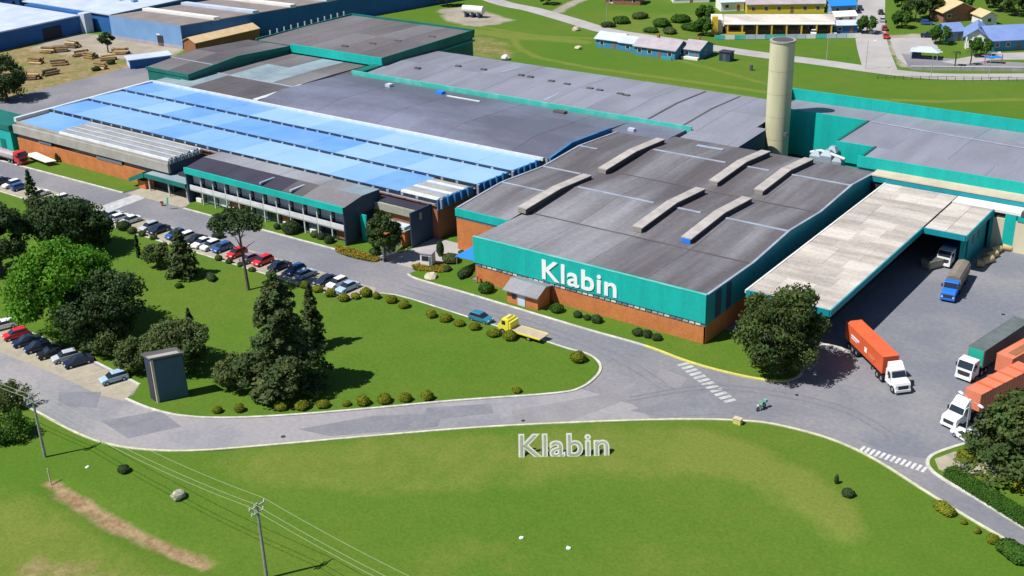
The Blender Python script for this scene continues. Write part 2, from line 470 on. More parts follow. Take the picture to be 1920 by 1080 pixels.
def smooth_line(pts, n=6):
    """Catmull-Rom through 2-D/3-D points"""
    pts = [Vector(p) for p in pts]
    out = []
    for i in range(len(pts) - 1):
        p0, p1, p2, p3 = pts[max(i - 1, 0)], pts[i], pts[i + 1], pts[min(i + 2, len(pts) - 1)]
        for k in range(n):
            t = k / n
            out.append(0.5 * ((2 * p1) + (p2 - p0) * t + (2 * p0 - 5 * p1 + 4 * p2 - p3) * t * t + (3 * p1 - p0 - 3 * p2 + p3) * t ** 3))
    out.append(pts[-1])
    return out
def sheet(name, pts, z, m, kind='structure', label=None, thick=0.0):
    """flat polygon at height z, with a skirt when thick"""
    pts = [(p[0], p[1]) for p in pts]
    tri = tessellate_polygon([[Vector((p[0], p[1], 0)) for p in pts]])
    mb = MB()
    mb.add([(p[0], p[1], z) for p in pts], [tuple(t) for t in tri])
    if thick:
        n = len(pts)
        mb.add([(p[0], p[1], z) for p in pts] + [(p[0], p[1], z - thick) for p in pts], [(i, (i + 1) % n, n + (i + 1) % n, n + i) for i in range(n)])
    o = mb.build(name, m)
    # all flat faces look up
    me = o.data
    bm = bmesh.new(); bm.from_mesh(me)
    for f in bm.faces:
        if abs(f.normal.z) > .5 and f.normal.z < 0: f.normal_flip()
    bm.to_mesh(me); bm.free()
    if kind: o['kind'] = kind
    if label: o['label'] = label
    return o
def kerb(name, pts, m='kerb', wd=0.34, h=0.15, label=None):
    pts = [Vector((p[0], p[1], 0)) for p in pts]
    mb = MB()
    L, Rr = [], []
    for i, p in enumerate(pts):
        d = (pts[min(i + 1, len(pts) - 1)] - pts[max(i - 1, 0)]).normalized()
        nrm = Vector((-d.y, d.x, 0)) * wd / 2
        L.append(p + nrm); Rr.append(p - nrm)
    up = Vector((0, 0, h))
    n = len(pts)
    vs_ = L + Rr + [p + up for p in L] + [p + up for p in Rr]
    fs_ = []
    for i in range(n - 1):
        fs_ += [(2 * n + i, 2 * n + i + 1, 3 * n + i + 1, 3 * n + i), (i, i + 1, 2 * n + i + 1, 2 * n + i), (n + i, 3 * n + i, 3 * n + i + 1, n + i + 1)]
    fs_ += [(0, 2 * n, 3 * n, n), (n - 1, 2 * n - 1, 4 * n - 1, 3 * n - 1)]
    o = mb.add(vs_, fs_).build(name, m)
    o['kind'] = 'structure'
    return o
def PX(*pts, z=0.0): return [S(p[0], p[1], z) for p in pts]
# ================================================================ SETTING: ground
def inside(poly, X, Y):
    res = np.zeros(X.shape, bool)
    n = len(poly)
    for i in range(n):
        x0, y0 = poly[i][0], poly[i][1]
        x1, y1 = poly[(i + 1) % n][0], poly[(i + 1) % n][1]
        if y0 == y1: continue
        c = ((y0 > Y) != (y1 > Y)) & (X < (x1 - x0) * (Y - y0) / (y1 - y0) + x0)
        res ^= c
    return res
def blur(a, k):
    for _ in range(k):
        a = (np.roll(a, 1, 0) + np.roll(a, -1, 0) + 2 * a) / 4
        a = (np.roll(a, 1, 1) + np.roll(a, -1, 1) + 2 * a) / 4
    return a
def near_line(pts, wd, X, Y):
    d = np.full(X.shape, 1e9)
    for a, b in zip(pts[:-1], pts[1:]):
        ax, ay, bx_, by = a[0], a[1], b[0], b[1]
        L = (bx_ - ax) ** 2 + (by - ay) ** 2
        t = np.clip(((X - ax) * (bx_ - ax) + (Y - ay) * (by - ay)) / L, 0, 1)
        d = np.minimum(d, np.hypot(X - ax - t * (bx_ - ax), Y - ay - t * (by - ay)))
    return np.clip(1.3 - d / wd, 0, 1)
SOUTH_PX = [(-160, 650), (0, 733), (75, 776), (150, 815), (215, 836), (290, 845), (380, 845), (520, 834), (700, 818), (900, 802), (1100, 792),
            (1280, 787), (1400, 790), (1470, 800), (1560, 825), (1640, 862), (1740, 925), (1830, 980), (1920, 1032), (2060, 1115)]
SOUTH = smooth_line(PX(*SOUTH_PX), 6)

def ground():
    xs = np.concatenate(([-3500, -1800, -1000, -650, -500], np.arange(-440, 70.1, 1.3), [110, 200, 400, 900, 3000]))
    ys = np.concatenate(([-2500, -900, -300, -80], np.arange(20, 520.1, 1.3), [560, 650, 900, 1800, 4500]))
    X, Y = np.meshgrid(xs, ys)
    dry = np.zeros(X.shape); dirt = np.zeros(X.shape); grav = np.zeros(X.shape)
    def P(pl): return PX(*pl)
    # the unmown yellow band of the front lawn
    dry = np.maximum(dry, blur(inside(P([(350, 850), (700, 820), (1100, 795), (1300, 800), (1400, 835), (1500, 880), (1590, 950), (1640, 1022), (1560, 1000), (1430, 920),
                                         (1330, 897), (1150, 895), (1000, 905), (870, 922), (700, 922), (480, 915), (380, 880)]), X, Y).astype(float), 3) * .62)
    dry = np.maximum(dry, blur(inside(P([(1300, 800), (1420, 840), (1520, 880), (1600, 950), (1640, 1022), (1560, 1000), (1440, 915), (1350, 890), (1200, 880)]), X, Y).astype(float), 2) * .95)
    dry = np.maximum(dry, blur(inside(P([(800, 985), (1000, 1010), (1050, 1090), (700, 1090), (690, 1020)]), X, Y).astype(float), 10) * .45)
    dry = np.maximum(dry, blur(inside(P([(-40, 900), (120, 950), (300, 1060), (420, 1120), (-60, 1120)]), X, Y).astype(float), 5) * .7)
    dry = np.maximum(dry, blur(inside(P([(1150, 1000), (1330, 990), (1420, 1090), (1120, 1090)]), X, Y).astype(float), 10) * .4)
    # the washed-out trench
    tr = P([(98, 905), (130, 930), (170, 950), (230, 985), (290, 1012), (345, 1035), (385, 1050)])
    dirt = np.maximum(dirt, near_line(tr, 1.2, X, Y))
    dirt = np.maximum(dirt, blur(inside(P([(60, 1020), (200, 1050), (330, 1100), (0, 1110)]), X, Y).astype(float), 4) * .5)
    dirt = np.maximum(dirt, near_line(P([(270, 1078), (330, 1085)]), 1.2, X, Y) * .7)
    # ground behind the factory
    dirt = np.maximum(dirt, blur(inside(P([(878, 62), (905, 64), (950, 78), (970, 95), (960, 112), (880, 108)]), X, Y).astype(float), 3) * .48)
    dry = np.maximum(dry, blur(inside(P([(830, 45), (960, 60), (1110, 76), (1115, 84), (960, 74), (880, 62)]), X, Y).astype(float), 2) * .8)
    for ln, wd, a in (([(880, 58), (960, 72), (975, 92), (1010, 108), (1100, 126), (1200, 140), (1300, 153), (1430, 172), (1560, 184), (1760, 190), (1920, 186)], 1.5, .9),
                      ([(1260, 110), (1340, 130), (1430, 155), (1510, 175)], 1.2, .8), ([(900, 50), (1000, 66), (1110, 72)], 1.5, .8)):
        dry = np.maximum(dry, near_line(P(ln), wd, X, Y) * a)
    dry = np.maximum(dry, blur(inside(P([(970, 120), (1200, 148), (1430, 180), (1430, 190), (1200, 160), (960, 130)]), X, Y).astype(float), 2) * .5)
    grav = np.maximum(grav, blur(inside(P([(822, 18), (870, 12), (905, 20), (965, 38), (930, 46), (885, 50), (840, 40)]), X, Y).astype(float), 2))
    # timber yard in the far left
    dirt = np.maximum(dirt, blur(inside(P([(-60, 95), (95, 82), (200, 100), (260, 120), (240, 140), (150, 155), (60, 180), (-60, 190)]), X, Y).astype(float), 3) * .62)
    grav = np.maximum(grav, blur(inside(P([(60, 90), (120, 62), (220, 66), (350, 90), (300, 118), (240, 112), (170, 108), (100, 100)]), X, Y).astype(float), 3) * .95)
    # worn ground in the village
    grav = np.maximum(grav, near_line(P([(1060, 12), (1045, 22), (1075, 5), (1130, -15)]), 2.5, X, Y))
    grav = np.maximum(grav, blur(inside(P([(1665, 66), (1740, 62), (1760, 82), (1705, 95), (1712, 125), (1690, 128), (1668, 90)]), X, Y).astype(float), 2))
    grav = np.maximum(grav, blur(inside(P([(1345, 35), (1600, 35), (1610, 66), (1340, 66)]), X, Y).astype(float), 2))
    dry = np.maximum(dry, blur(inside(P([(1130, 20), (1330, 25), (1320, 75), (1150, 60)]), X, Y).astype(float), 6) * .45)
    Z = np.full(X.shape, -0.02)
    # a shallow bank below the front lawn's yellow band, the trench
    low = blur(inside([tuple(p) for p in P([(-200, 990), (480, 918), (870, 924), (1150, 899), (1330, 901), (1430, 924), (1600, 1020), (1700, 1200), (-200, 1300)])], X, Y).astype(float), 5)
    Z -= 0.55 * low
    Z -= 0.35 * near_line(tr, 1.4, X, Y)
    fg = inside([(p.x, p.y) for p in SOUTH] + [(60, 20), (-400, 20)], X, Y)
    nz = blur(NR.rand(*X.shape) - .5, 3)
    Z += np.where(fg, nz * 0.35, 0)
    n, m = X.shape
    me = bpy.data.meshes.new('ground')
    me.vertices.add(n * m)
    me.vertices.foreach_set('co', np.stack([X, Y, Z], -1).astype(np.float32).ravel())
    i = np.arange(n * m).reshape(n, m)
    q = np.stack([i[:-1, :-1], i[:-1, 1:], i[1:, 1:], i[1:, :-1]], -1).reshape(-1, 4)
    me.loops.add(q.size)
    me.loops.foreach_set('vertex_index', q.ravel().astype(np.int32))
    me.polygons.add(len(q))
    me.polygons.foreach_set('loop_start', np.arange(0, q.size, 4, dtype=np.int32))
    me.polygons.foreach_set('loop_total', np.full(len(q), 4, np.int32))
    me.polygons.foreach_set('use_smooth', np.ones(len(q), bool))
    me.update()
    ca = me.color_attributes.new('cover', 'FLOAT_COLOR', 'POINT')
    ca.data.foreach_set('color', np.stack([dry, dirt, grav, np.ones_like(dry)], -1).astype(np.float32).ravel())
    me.materials.append(M['grass'])
    o = bpy.data.objects.new('ground', me)
    COL.objects.link(o)
    o['kind'] = 'structure'
    o['label'] = 'green lawns and rough grass around the factory'
ground()

# asphalt of the front road, the lower road and the truck yard: one sheet, the lawns are raised islands on it
sheet('asphalt', [(p.x, p.y) for p in SOUTH] + [(60, 60), (60, 209), (-47, 209), (-47, 216), (-78, 216), (-78, 150), (-330, 150), (-330, 95)], 0.012, 'asphalt',
      label='grey asphalt of the front road and truck yard')
# yard tone and repairs
PZ = [0.021]
def patch(name, pts, z, m):
    PZ[0] += .0012
    return sheet(name, PX(*pts), PZ[0], m)
sheet('lower_road', [(p.x, p.y) for p in SOUTH[:SOUTH.index(min(SOUTH, key=lambda v: (v - S(1250, 787)).length))]] + [tuple(S(1190, 760))[:2], tuple(S(1130, 742))[:2]] + [(p.x, p.y) for p in smooth_line(PX((1090, 729), (1040, 740), (850, 754), (700, 768), (540, 781), (420, 786), (340, 782), (280, 768), (236, 750), (150, 712), (60, 672), (-40, 625), (-160, 570)), 4)], 0.0145, 'asphalt_old')
sheet('yard_paving', PX((1560, 720), (1640, 615), (1745, 508), (1830, 500), (1925, 460), (1990, 520), (1960, 700), (1800, 840), (1740, 860), (1660, 850), (1560, 800), (1500, 770)), 0.017, 'asphalt_yard')
patch('road_patch', [(1240, 690), (1290, 710), (1272, 730), (1225, 712)], 0.021, 'patch_pale')
patch('road_patch', [(960, 770), (1130, 740), (1195, 715), (1160, 755), (1060, 792), (960, 795)], 0.021, 'patch_pale')
patch('road_patch', [(800, 765), (920, 757), (925, 775), (790, 790)], 0.021, 'patch_dark')
patch('road_patch', [(190, 790), (300, 770), (340, 800), (240, 822)], 0.021, 'patch_dark')
patch('road_patch', [(110, 735), (190, 735), (180, 765), (110, 760)], 0.021, 'patch_dark')
patch('road_patch', [(560, 805), (700, 780), (830, 775), (820, 800), (620, 818)], 0.021, 'patch_dark')
patch('road_patch', [(1180, 770), (1330, 735), (1390, 775), (1250, 782)], 0.021, 'patch_dark')
for pl in ([(1180, 745), (1330, 722), (1480, 738), (1600, 770), (1700, 830)], [(1176, 752), (1330, 730), (1478, 746), (1594, 778), (1692, 838)],
           [(760, 535), (900, 575), (1040, 617), (1160, 665), (1250, 720)], [(752, 541), (892, 582), (1032, 625), (1150, 674), (1238, 728)]):
    c_ = smooth_line(PX(*pl), 6); L__, R__ = [], []
    for i_, p_ in enumerate(c_):
        d_ = (c_[min(i_ + 1, len(c_) - 1)] - c_[max(i_ - 1, 0)]).normalized() ; n__ = Vector((-d_.y, d_.x, 0)) * .16
        L__.append(p_ + n__); R__.append(p_ - n__)
    PZ[0] += .0012
    sheet('tyre_mark', [(q.x, q.y) for q in L__] + [(q.x, q.y) for q in reversed(R__)], PZ[0], 'tyre_mark')
# parking bays of the lower road
sheet('parking_bays', PX((-80, 580), (60, 630), (180, 685), (262, 722), (232, 752), (190, 742), (100, 700), (-90, 625)), 0.019, 'pavers')
bay = bpy.data.objects.new('bay_lines', None)
COL.objects.link(bay)
bay['kind'] = 'structure'
bay.location = (-150, 90, 0)
ax2 = Vector((1.4, 3.8, 0)).normalized()
for x in (-174.5, -171, -167.4, -163.8, -160.4, -156.8, -153.4, -150.3, -147.1, -144.4, -141):
    p = Vector((x - 1.1, 87.2, 0)); q = p + ax2 * 4.8
    nn = Vector((ax2.y, -ax2.x, 0)) * .06
    MB().add([tuple(v)[:2] + (.025,) for v in (p - nn, p + nn, q + nn, q - nn)], [(0, 1, 2, 3)]).build('bay_line', 'paint_worn', bay)
# front-road parking strip
sheet('parking_strip', [(-262, 130.2), (-262, 136.6), (-132.5, 136.4), (-130.8, 133.5), (-132.5, 130.3)], 0.019, 'pavers')
bay = bpy.data.objects.new('bay_lines', None)
COL.objects.link(bay)
bay['kind'] = 'structure'
bay.location = (-190, 133, 0)
for i in range(46):
    x = -257 + i * 2.72
    if -214 < x < -205: continue
    bx(x - .05, x + .05, 130.6, 136.2, .023, .025).build('bay_line', 'paint_worn', bay)

# raised lawn island between the two roads
def poly_smooth(pxs, n=5): return smooth_line(PX(*(pxs + [pxs[0]])), n)[:-1]
tip = smooth_line(PX((940, 615), (1000, 633), (1060, 653), (1100, 664), (1119, 676), (1126, 690), (1118, 706), (1090, 727), (1040, 738), (850, 752), (700, 766), (540, 779),
                     (420, 784), (340, 780), (280, 766), (236, 748)), 5)
west = PX((236, 748), (250, 741), (262, 722), (180, 680), (110, 648), (30, 612), (-60, 576), (-160, 545))
north = [Vector(v) for v in ((-262, 130, 0), (-134.6, 130, 0), (-132.4, 131, 0), (-131.2, 133.4, 0), (-130, 135.2, 0), (-127.5, 135.9, 0), (-124, 136.1, 0))]
isl = [(p.x, p.y) for p in tip] + [(p.x, p.y) for p in west[1:]] + [(-300, 130)] + [(p.x, p.y) for p in north]
sheet('lawn_island', isl, 0.12, 'grass', label='lawn island with trees between the front road and the lower road', thick=.12)
n0 = S(940, 615)
kerb('kerb', tip, wd=.4)
kerb('kerb', west[2:], wd=.4)
kerb('kerb', north + [n0], wd=.34)
kerb('pale_kerb', [p for p in SOUTH], 'kerb_pale', wd=.36)
# building-side lawns and kerb
def lawn(name, pts, label, z=.12): return sheet(name, pts, z, 'grass', label=label, thick=.12)
lawn('lawn', [(-262, 142.6), (-212, 143.9), (-211, 150), (-262, 150)], 'lawn strip before the orange wall at the left')
lawn('lawn', [(-193, 144.6), (-148, 145.4), (-141.5, 147.2), (-139.5, 152.5), (-139.5, 159.5), (-150, 159.5), (-195, 149)], 'lawn with clipped bushes before the two-storey office')
rt = smooth_line(PX((765, 514), (775, 521), (810, 532), (870, 549), (1000, 588), (1100, 618), (1210, 649), (1280, 675), (1340, 693), (1400, 707), (1445, 714), (1478, 714), (1500, 704), (1502, 690), (1486, 672), (1462, 655), (1440, 640)), 5)
lawn('lawn', [(p.x, p.y) for p in rt] + [(-75.3, 154), (-75.3, 148.2), (-121, 148.2), (-121, 157.5), (-128, 157.5)], 'lawn strip along the brick base of the lettered hall')
kerb('kerb', [(-262, 142.6), (-212, 143.9)], wd=.45)
kerb('kerb', smooth_line([Vector(v) for v in ((-193, 144.6, 0), (-148, 145.4, 0), (-141.5, 147.2, 0), (-139.5, 152.5, 0))], 4), wd=.45)
k = len(rt)
i_y = min(range(k), key=lambda i: (rt[i] - S(1210, 649)).length)
i_e = min(range(k), key=lambda i: (rt[i] - S(1478, 714)).length)
kerb('kerb', rt[:i_y + 1], wd=.45)
kerb('yellow_kerb', rt[i_y:i_e + 1], 'kerb_yellow', wd=.5)
kerb('kerb', rt[i_e:], wd=.4)
kerb('kerb', smooth_line(PX((1528, 652), (1545, 647), (1570, 651), (1592, 662), (1604, 676)), 5), wd=.5)
# driveway of the office yard and worn path
sheet('driveway', [(-141, 146.4), (-128.5, 146.3), (-127.5, 157.2), (-119.9, 158.6), (-119.9, 152), (-120, 160), (-139, 160), (-138.8, 152)], 0.02, 'street')
sheet('forecourt', [(-211, 144.2), (-194, 144.8), (-194, 156), (-211, 156)], 0.016, 'pavers')
# right-hand lawn by the exit
re = smooth_line(PX((2040, 1060), (1920, 990), (1840, 941), (1775, 903), (1748, 884), (1739, 868), (1750, 853), (1790, 838), (1830, 826), (1930, 790), (2040, 750)), 5)
lawn('lawn', [(p.x, p.y) for p in re] + [tuple(S(2200, 900))[:2]], 'lawn corner with a hedge beside the exit road')
kerb('kerb', re, wd=.45)
sheet('footpath', PX((1752, 862), (1790, 848), (1822, 858), (1925, 880), (2000, 890), (2000, 920), (1925, 902), (1850, 895), (1790, 893), (1760, 882)), 0.135, 'pavers')

# crossings: every bar is a piece
def crossing(name, a, b, half, n, wd, m, label):
    a, b = Vector((a.x, a.y, 0)), Vector((b.x, b.y, 0))
    root = bpy.data.objects.new(name, None)
    COL.objects.link(root)
    root.location = (a + b) / 2
    root['kind'] = 'structure'; root['label'] = label
    d = (b - a).normalized(); nn = Vector((-d.y, d.x, 0))
    for i in range(n):
        c = a.lerp(b, (i + .5) / n)
        pts = [c - d * wd - nn * half, c + d * wd - nn * half, c + d * wd + nn * half, c - d * wd + nn * half]
        MB().add([(p.x, p.y, .027) for p in pts], [(0, 1, 2, 3)]).build('stripe', m, root)
crossing('crossing', S(1278, 680), S(1372, 755), .95, 12, .34, 'paint_worn', 'worn white pedestrian crossing at the road fork')
crossing('crossing', S(1612, 840), S(1738, 882), .75, 13, .19, 'paint_white', 'white pedestrian crossing at the yard exit')
# raised pale crossing in front of the entrance
a_, b_ = S(160, 402), S(262, 368)
sheet('raised_crossing', PX((158, 398), (255, 364), (272, 372), (172, 410)), 0.05, 'paint_worn', thick=.05)
# roads behind the factory
def band(pxs, half, n=5):
    c = smooth_line(PX(*pxs), n)
    L, R_ = [], []
    for i, p in enumerate(c):
        d = (c[min(i + 1, len(c) - 1)] - c[max(i - 1, 0)]).normalized()
        nn = Vector((-d.y, d.x, 0)) * half
        L.append(p + nn); R_.append(p - nn)
    return [(p.x, p.y) for p in L] + [(p.x, p.y) for p in reversed(R_)]
sheet('back_road', band([(830, -40), (930, 2), (1000, 18), (1070, 38), (1140, 58), (1250, 75), (1340, 90), (1430, 103), (1540, 117), (1640, 131), (1740, 142), (1850, 144), (2050, 142)], 3.3), 0.008, 'street')
sheet('village_street', band([(1634, -40), (1634, 0), (1632, 30), (1632, 60), (1637, 90), (1652, 135)], 4.6), 0.012, 'street')
sheet('village_pavement', PX((1690, 100), (1705, 128), (1760, 126), (1925, 130), (1925, 118), (1750, 108)), 0.018, 'asphalt')
sheet('service_road', [(-306, 120), (-306, 225), (-262, 225), (-262, 120)], 0.014, 'asphalt')
# pale paving round the village houses
sheet('village_yard', PX((1668, 72), (1745, 70), (1760, 90), (1712, 98), (1700, 122), (1682, 108)), 0.016, 'street')
sheet('village_yard', PX((1765, 116), (1850, 100), (1925, 98), (1990, 98), (1990, 108), (1925, 112), (1860, 112), (1800, 122)), 0.022, 'street')
# ================================================================ FACTORY
def roof_z(prof, y):
    for (y0, z0), (y1, z1) in zip(prof[:-1], prof[1:]):
        if y0 <= y <= y1: return z0 + (z1 - z0) * (y - y0) / (y1 - y0)
    return prof[-1][1]
def roof_sheets(root, prof, x0, x1, wid, pick, name='roof_sheet', th=.07):
    """sloped roof cut into sheets: prof = [(y,z)...], sheets of width wid along x"""
    n = max(1, round((x1 - x0) / wid)); wd = (x1 - x0) / n
    for j, ((ya, za), (yb, zb)) in enumerate(zip(prof[:-1], prof[1:])):
        mb = MB().add([(0.02, ya, za), (wd - .02, ya, za), (wd - .02, yb, zb), (0.02, yb, zb), (0.02, ya, za - th), (wd - .02, ya, za - th), (wd - .02, yb, zb - th), (.02, yb, zb - th)],
                      [(0, 1, 2, 3), (4, 7, 6, 5), (0, 4, 5, 1), (1, 5, 6, 2), (2, 6, 7, 3), (3, 7, 4, 0)])
        me = mb.mesh(name, 'roof_a', (0, ya, za))
        for i in range(n):
            q = root.location
            o = inst(name, me, root, (x0 + i * wd - q[0], ya - q[1], za - q[2] + (.022 if i % 2 else 0)), m=pick(i, j, n))
def roof_body(root, prof, x0, x1, z0, m, name='wall'):
    """solid walls under a roof profile (kept just below the sheets)"""
    pr = [(prof[0][0], z0)] + [(y, z - .12) for y, z in prof] + [(prof[-1][0], z0)]
    return MB().prism(pr, 'x', x0, x1).build(name, m, root)
def text_meshes(word, size, bold, depth, bevel=0.0):
    """letters of the built-in face, one mesh each, with pen positions (x right, z up, facing -y)"""
    out = []
    dg = bpy.context.evaluated_depsgraph_get
    def ev(s_, off):
        cu = bpy.data.curves.new('t', 'FONT')
        cu.body = s_; cu.size = size; cu.offset = off; cu.extrude = depth; cu.resolution_u = 4; cu.space_character = 1.06
        ob = bpy.data.objects.new('t', cu)
        COL.objects.link(ob)
        bpy.context.view_layer.update()
        me = bpy.data.meshes.new_from_object(ob.evaluated_get(dg()))
        bpy.data.objects.remove(ob)
        bpy.data.curves.remove(cu)
        return me
    def right(me): return max(v.co.x for v in me.vertices)
    def left(me): return min(v.co.x for v in me.vertices)
    for i, ch in enumerate(word):
        me = ev(ch, bold)
        pre = ev(word[:i + 1], bold)
        dx = right(pre) - right(me)
        co = np.zeros(len(me.vertices) * 3); me.vertices.foreach_get('co', co)
        co = co.reshape(-1, 3)
        co = np.stack([co[:, 0] + dx, -co[:, 2], co[:, 1]], 1)
        me.vertices.foreach_set('co', co.ravel())
        me.update()
        out.append((ch, me))
    return out

# ---------------- the lettered main hall
HP = [(148.0, 8.25), (163.2, 7.95), (176.8, 8.95), (189.6, 8.15), (203.8, 8.95), (217.2, 7.8)]
XL, XR = -119.6, -75.25
hall = thing('factory_hall', 'large brown-roofed factory hall with teal band lettered Klabin above an orange brick base', 'factory', (-97.5, 148, 0))
roof_body(hall, HP, XL + .1, XR - .3, 0, 'dark_inside', 'core')
bx(XL, XR - .02, 147.9, 148.25, 0, 3.05).build('brick_base', 'brick', hall)
bx(XR - .3, XR, 147.9, 217.1, 0, 3.25).build('brick_base', 'brick', hall)
bx(XL, XR - .02, 147.86, 148.2, 3.05, 3.75).build('window_strip', 'glass_blue', hall)
pane = bx(-.42, .42, -.05, .05, -.2, .2).mesh('pane', 'white_trim')
for i in range(40):
    inst('pane', pane, hall, rel((XL + 1.0 + i * 1.08, 147.8, 3.36), hall), m=('glass_blue', 'white_trim', 'office_pane')[(i * 7 // 3) % 3])
nbp = 12; wbp = (XR + .04 - XL + .15) / nbp
bpm = bx(.008, wbp - .008, -.165, .165, 0, 4.7).mesh('band_panel', 'teal')
for i in range(nbp): inst('band_panel', bpm, hall, rel((XL - .15 + i * wbp, 147.785, 3.72), hall))
bx(XL - .15, XR + .04, 147.58, 148.1, 8.42, 8.5).build('coping', 'teal_pale', hall)
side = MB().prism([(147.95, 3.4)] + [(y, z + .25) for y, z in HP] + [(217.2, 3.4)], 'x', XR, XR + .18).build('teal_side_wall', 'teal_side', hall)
for (ya, za), (yb, zb) in zip(HP[:-1], HP[1:]):
    MB().add([(XR - .12, ya, za + .27), (XR + .3, ya, za + .27), (XR + .3, yb, zb + .27), (XR - .12, yb, zb + .27)] + [(XR - .12, ya, za + .33), (XR + .3, ya, za + .33), (XR + .3, yb, zb + .33), (XR - .12, yb, zb + .33)],
             [(0, 3, 2, 1), (4, 5, 6, 7), (0, 1, 5, 4), (1, 2, 6, 5), (2, 3, 7, 6), (3, 0, 4, 7)]).build('edge_flashing', 'ridge_cap', hall)
for y0, y1 in ((150.5, 152.2), (154.2, 155.6)):
    bx(XR + .18, XR + .3, y0, y1, 3.6, 7.9).build('side_panel', 'navy_wall', hall)
def pick_hall(i, j, n):
    if j == 0: return ('roof_pale', 'roof_pale', 'roof_pale', 'roof_c', 'roof_c', 'roof_a', 'roof_b', 'roof_a', 'roof_c')[min(i, 8)]
    if j == 1: return ('roof_c', 'roof_pale', 'roof_pale', 'roof_c', 'roof_a', 'roof_b', 'roof_a', 'roof_a')[min(i, 7)]
    if j == 3: return ('roof_pale', 'roof_c', 'roof_c', 'roof_a', 'roof_a', 'roof_b', 'roof_a', 'roof_b')[min(i, 7)]
    return ('roof_b', 'roof_a', 'roof_b', 'roof_dark' if j == 4 else 'roof_a')[i % 4]
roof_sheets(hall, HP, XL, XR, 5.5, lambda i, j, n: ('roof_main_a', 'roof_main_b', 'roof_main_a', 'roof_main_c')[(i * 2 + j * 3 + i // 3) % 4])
for y, z, segs in ((176.8, 9.0, ((-117.5, -101.2), (-97, -91.8), (-87, XR))), (203.8, 9.0, ((-117, -100.8), (-97, -91.6), (-87, XR)))):
    for a, b in segs:
        bx(a, b, y - .28, y + .28, z - .03, z + .1).build('ridge_cap', 'ridge_cap', hall)
for y, z in ((163.2, 7.98), (189.6, 8.18)):
    bx(XL, XR, y - .18, y + .18, z, z + .05).build('valley_gutter', 'roof_dark', hall)
bx(-112, -106, 212.3, 213.4, 8.28, 8.36).build('skylight', 'ridge_cap', hall)
def monitor(parent, x, y0, yr, y1, z0, zr, z1, endm='monitor_end'):
    h, hw = .85, .88
    def strip(xa, xb, lo, hi):
        p = [(y0, z0), (yr, zr), (y1, z1)]
        return MB().prism([(y, z + lo) for y, z in p] + [(y, z + hi) for y, z in reversed(p)], 'x', xa, xb)
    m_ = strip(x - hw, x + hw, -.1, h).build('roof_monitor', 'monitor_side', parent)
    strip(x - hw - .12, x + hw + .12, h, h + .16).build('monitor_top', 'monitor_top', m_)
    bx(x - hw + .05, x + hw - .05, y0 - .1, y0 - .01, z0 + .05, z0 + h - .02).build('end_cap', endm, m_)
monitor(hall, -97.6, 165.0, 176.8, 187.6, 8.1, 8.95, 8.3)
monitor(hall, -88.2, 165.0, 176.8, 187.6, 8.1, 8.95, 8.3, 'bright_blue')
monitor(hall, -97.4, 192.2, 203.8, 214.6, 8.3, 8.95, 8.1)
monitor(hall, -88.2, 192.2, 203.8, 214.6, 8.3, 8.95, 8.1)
for ch, me in text_meshes('Klabin', 5.15, .085, .06):
    me.materials.clear(); me.materials.append(M['letter_white'])
    o = bpy.data.objects.new('letter', me)
    COL.objects.link(o)
    o.parent = hall
    o.location = rel((-105.6, 147.54, 4.2), hall)
    o.scale = (1.09, 1, .93)
    o['label'] = 'white letter ' + ch + ' on the teal band'

# ---------------- annexe at its left
AP = [(158.0, 8.0), (171.6, 8.9), (185.3, 8.15), (198.3, 8.9), (213.2, 8.0)]
AX0, AX1 = -131.6, -119.7
ann = thing('hall_annexe', 'narrow brown-roofed bay joined to the left side of the lettered hall', 'factory', (-125.6, 158, 0))
roof_body(ann, AP, AX0 + .1, AX1, 0, 'dark_inside', 'core')
bx(AX0, AX1 - .05, 157.85, 158.15, 0, 6.5).build('brick_wall', 'brick', ann)
bx(AX0 - .1, AX1 - .05, 157.65, 157.95, 6.6, 8.05).build('teal_band', 'teal', ann)
bx(AX0, AX1 - .05, 157.8, 157.95, 6.2, 6.6).build('window_strip', 'glass_blue', ann)
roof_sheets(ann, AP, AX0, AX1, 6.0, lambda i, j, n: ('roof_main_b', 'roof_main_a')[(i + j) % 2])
for y, z, xa, xb in ((171.6, 8.93, AX0, -121), (185.3, 8.18, AX0, -122.5), (198.3, 8.93, AX0, -127)):
    bx(xa, xb, y - .25, y + .25, z, z + .1).build('ridge_cap', 'ridge_cap', ann)
MB().add([(AX0 - .1, y, z + .12) for y, z in AP] + [(AX0 + .35, y, z + .12) for y, z in AP], [(i, i + 1, 6 + i, 5 + i) for i in range(4)]).build('edge_flashing', 'ridge_cap', ann)
monitor(ann, -119.4, 161.6, 172.4, 183.0, 8.3, 8.9, 8.35)
monitor(ann, -118.9, 187.4, 198.6, 210.0, 8.3, 8.95, 8.4)

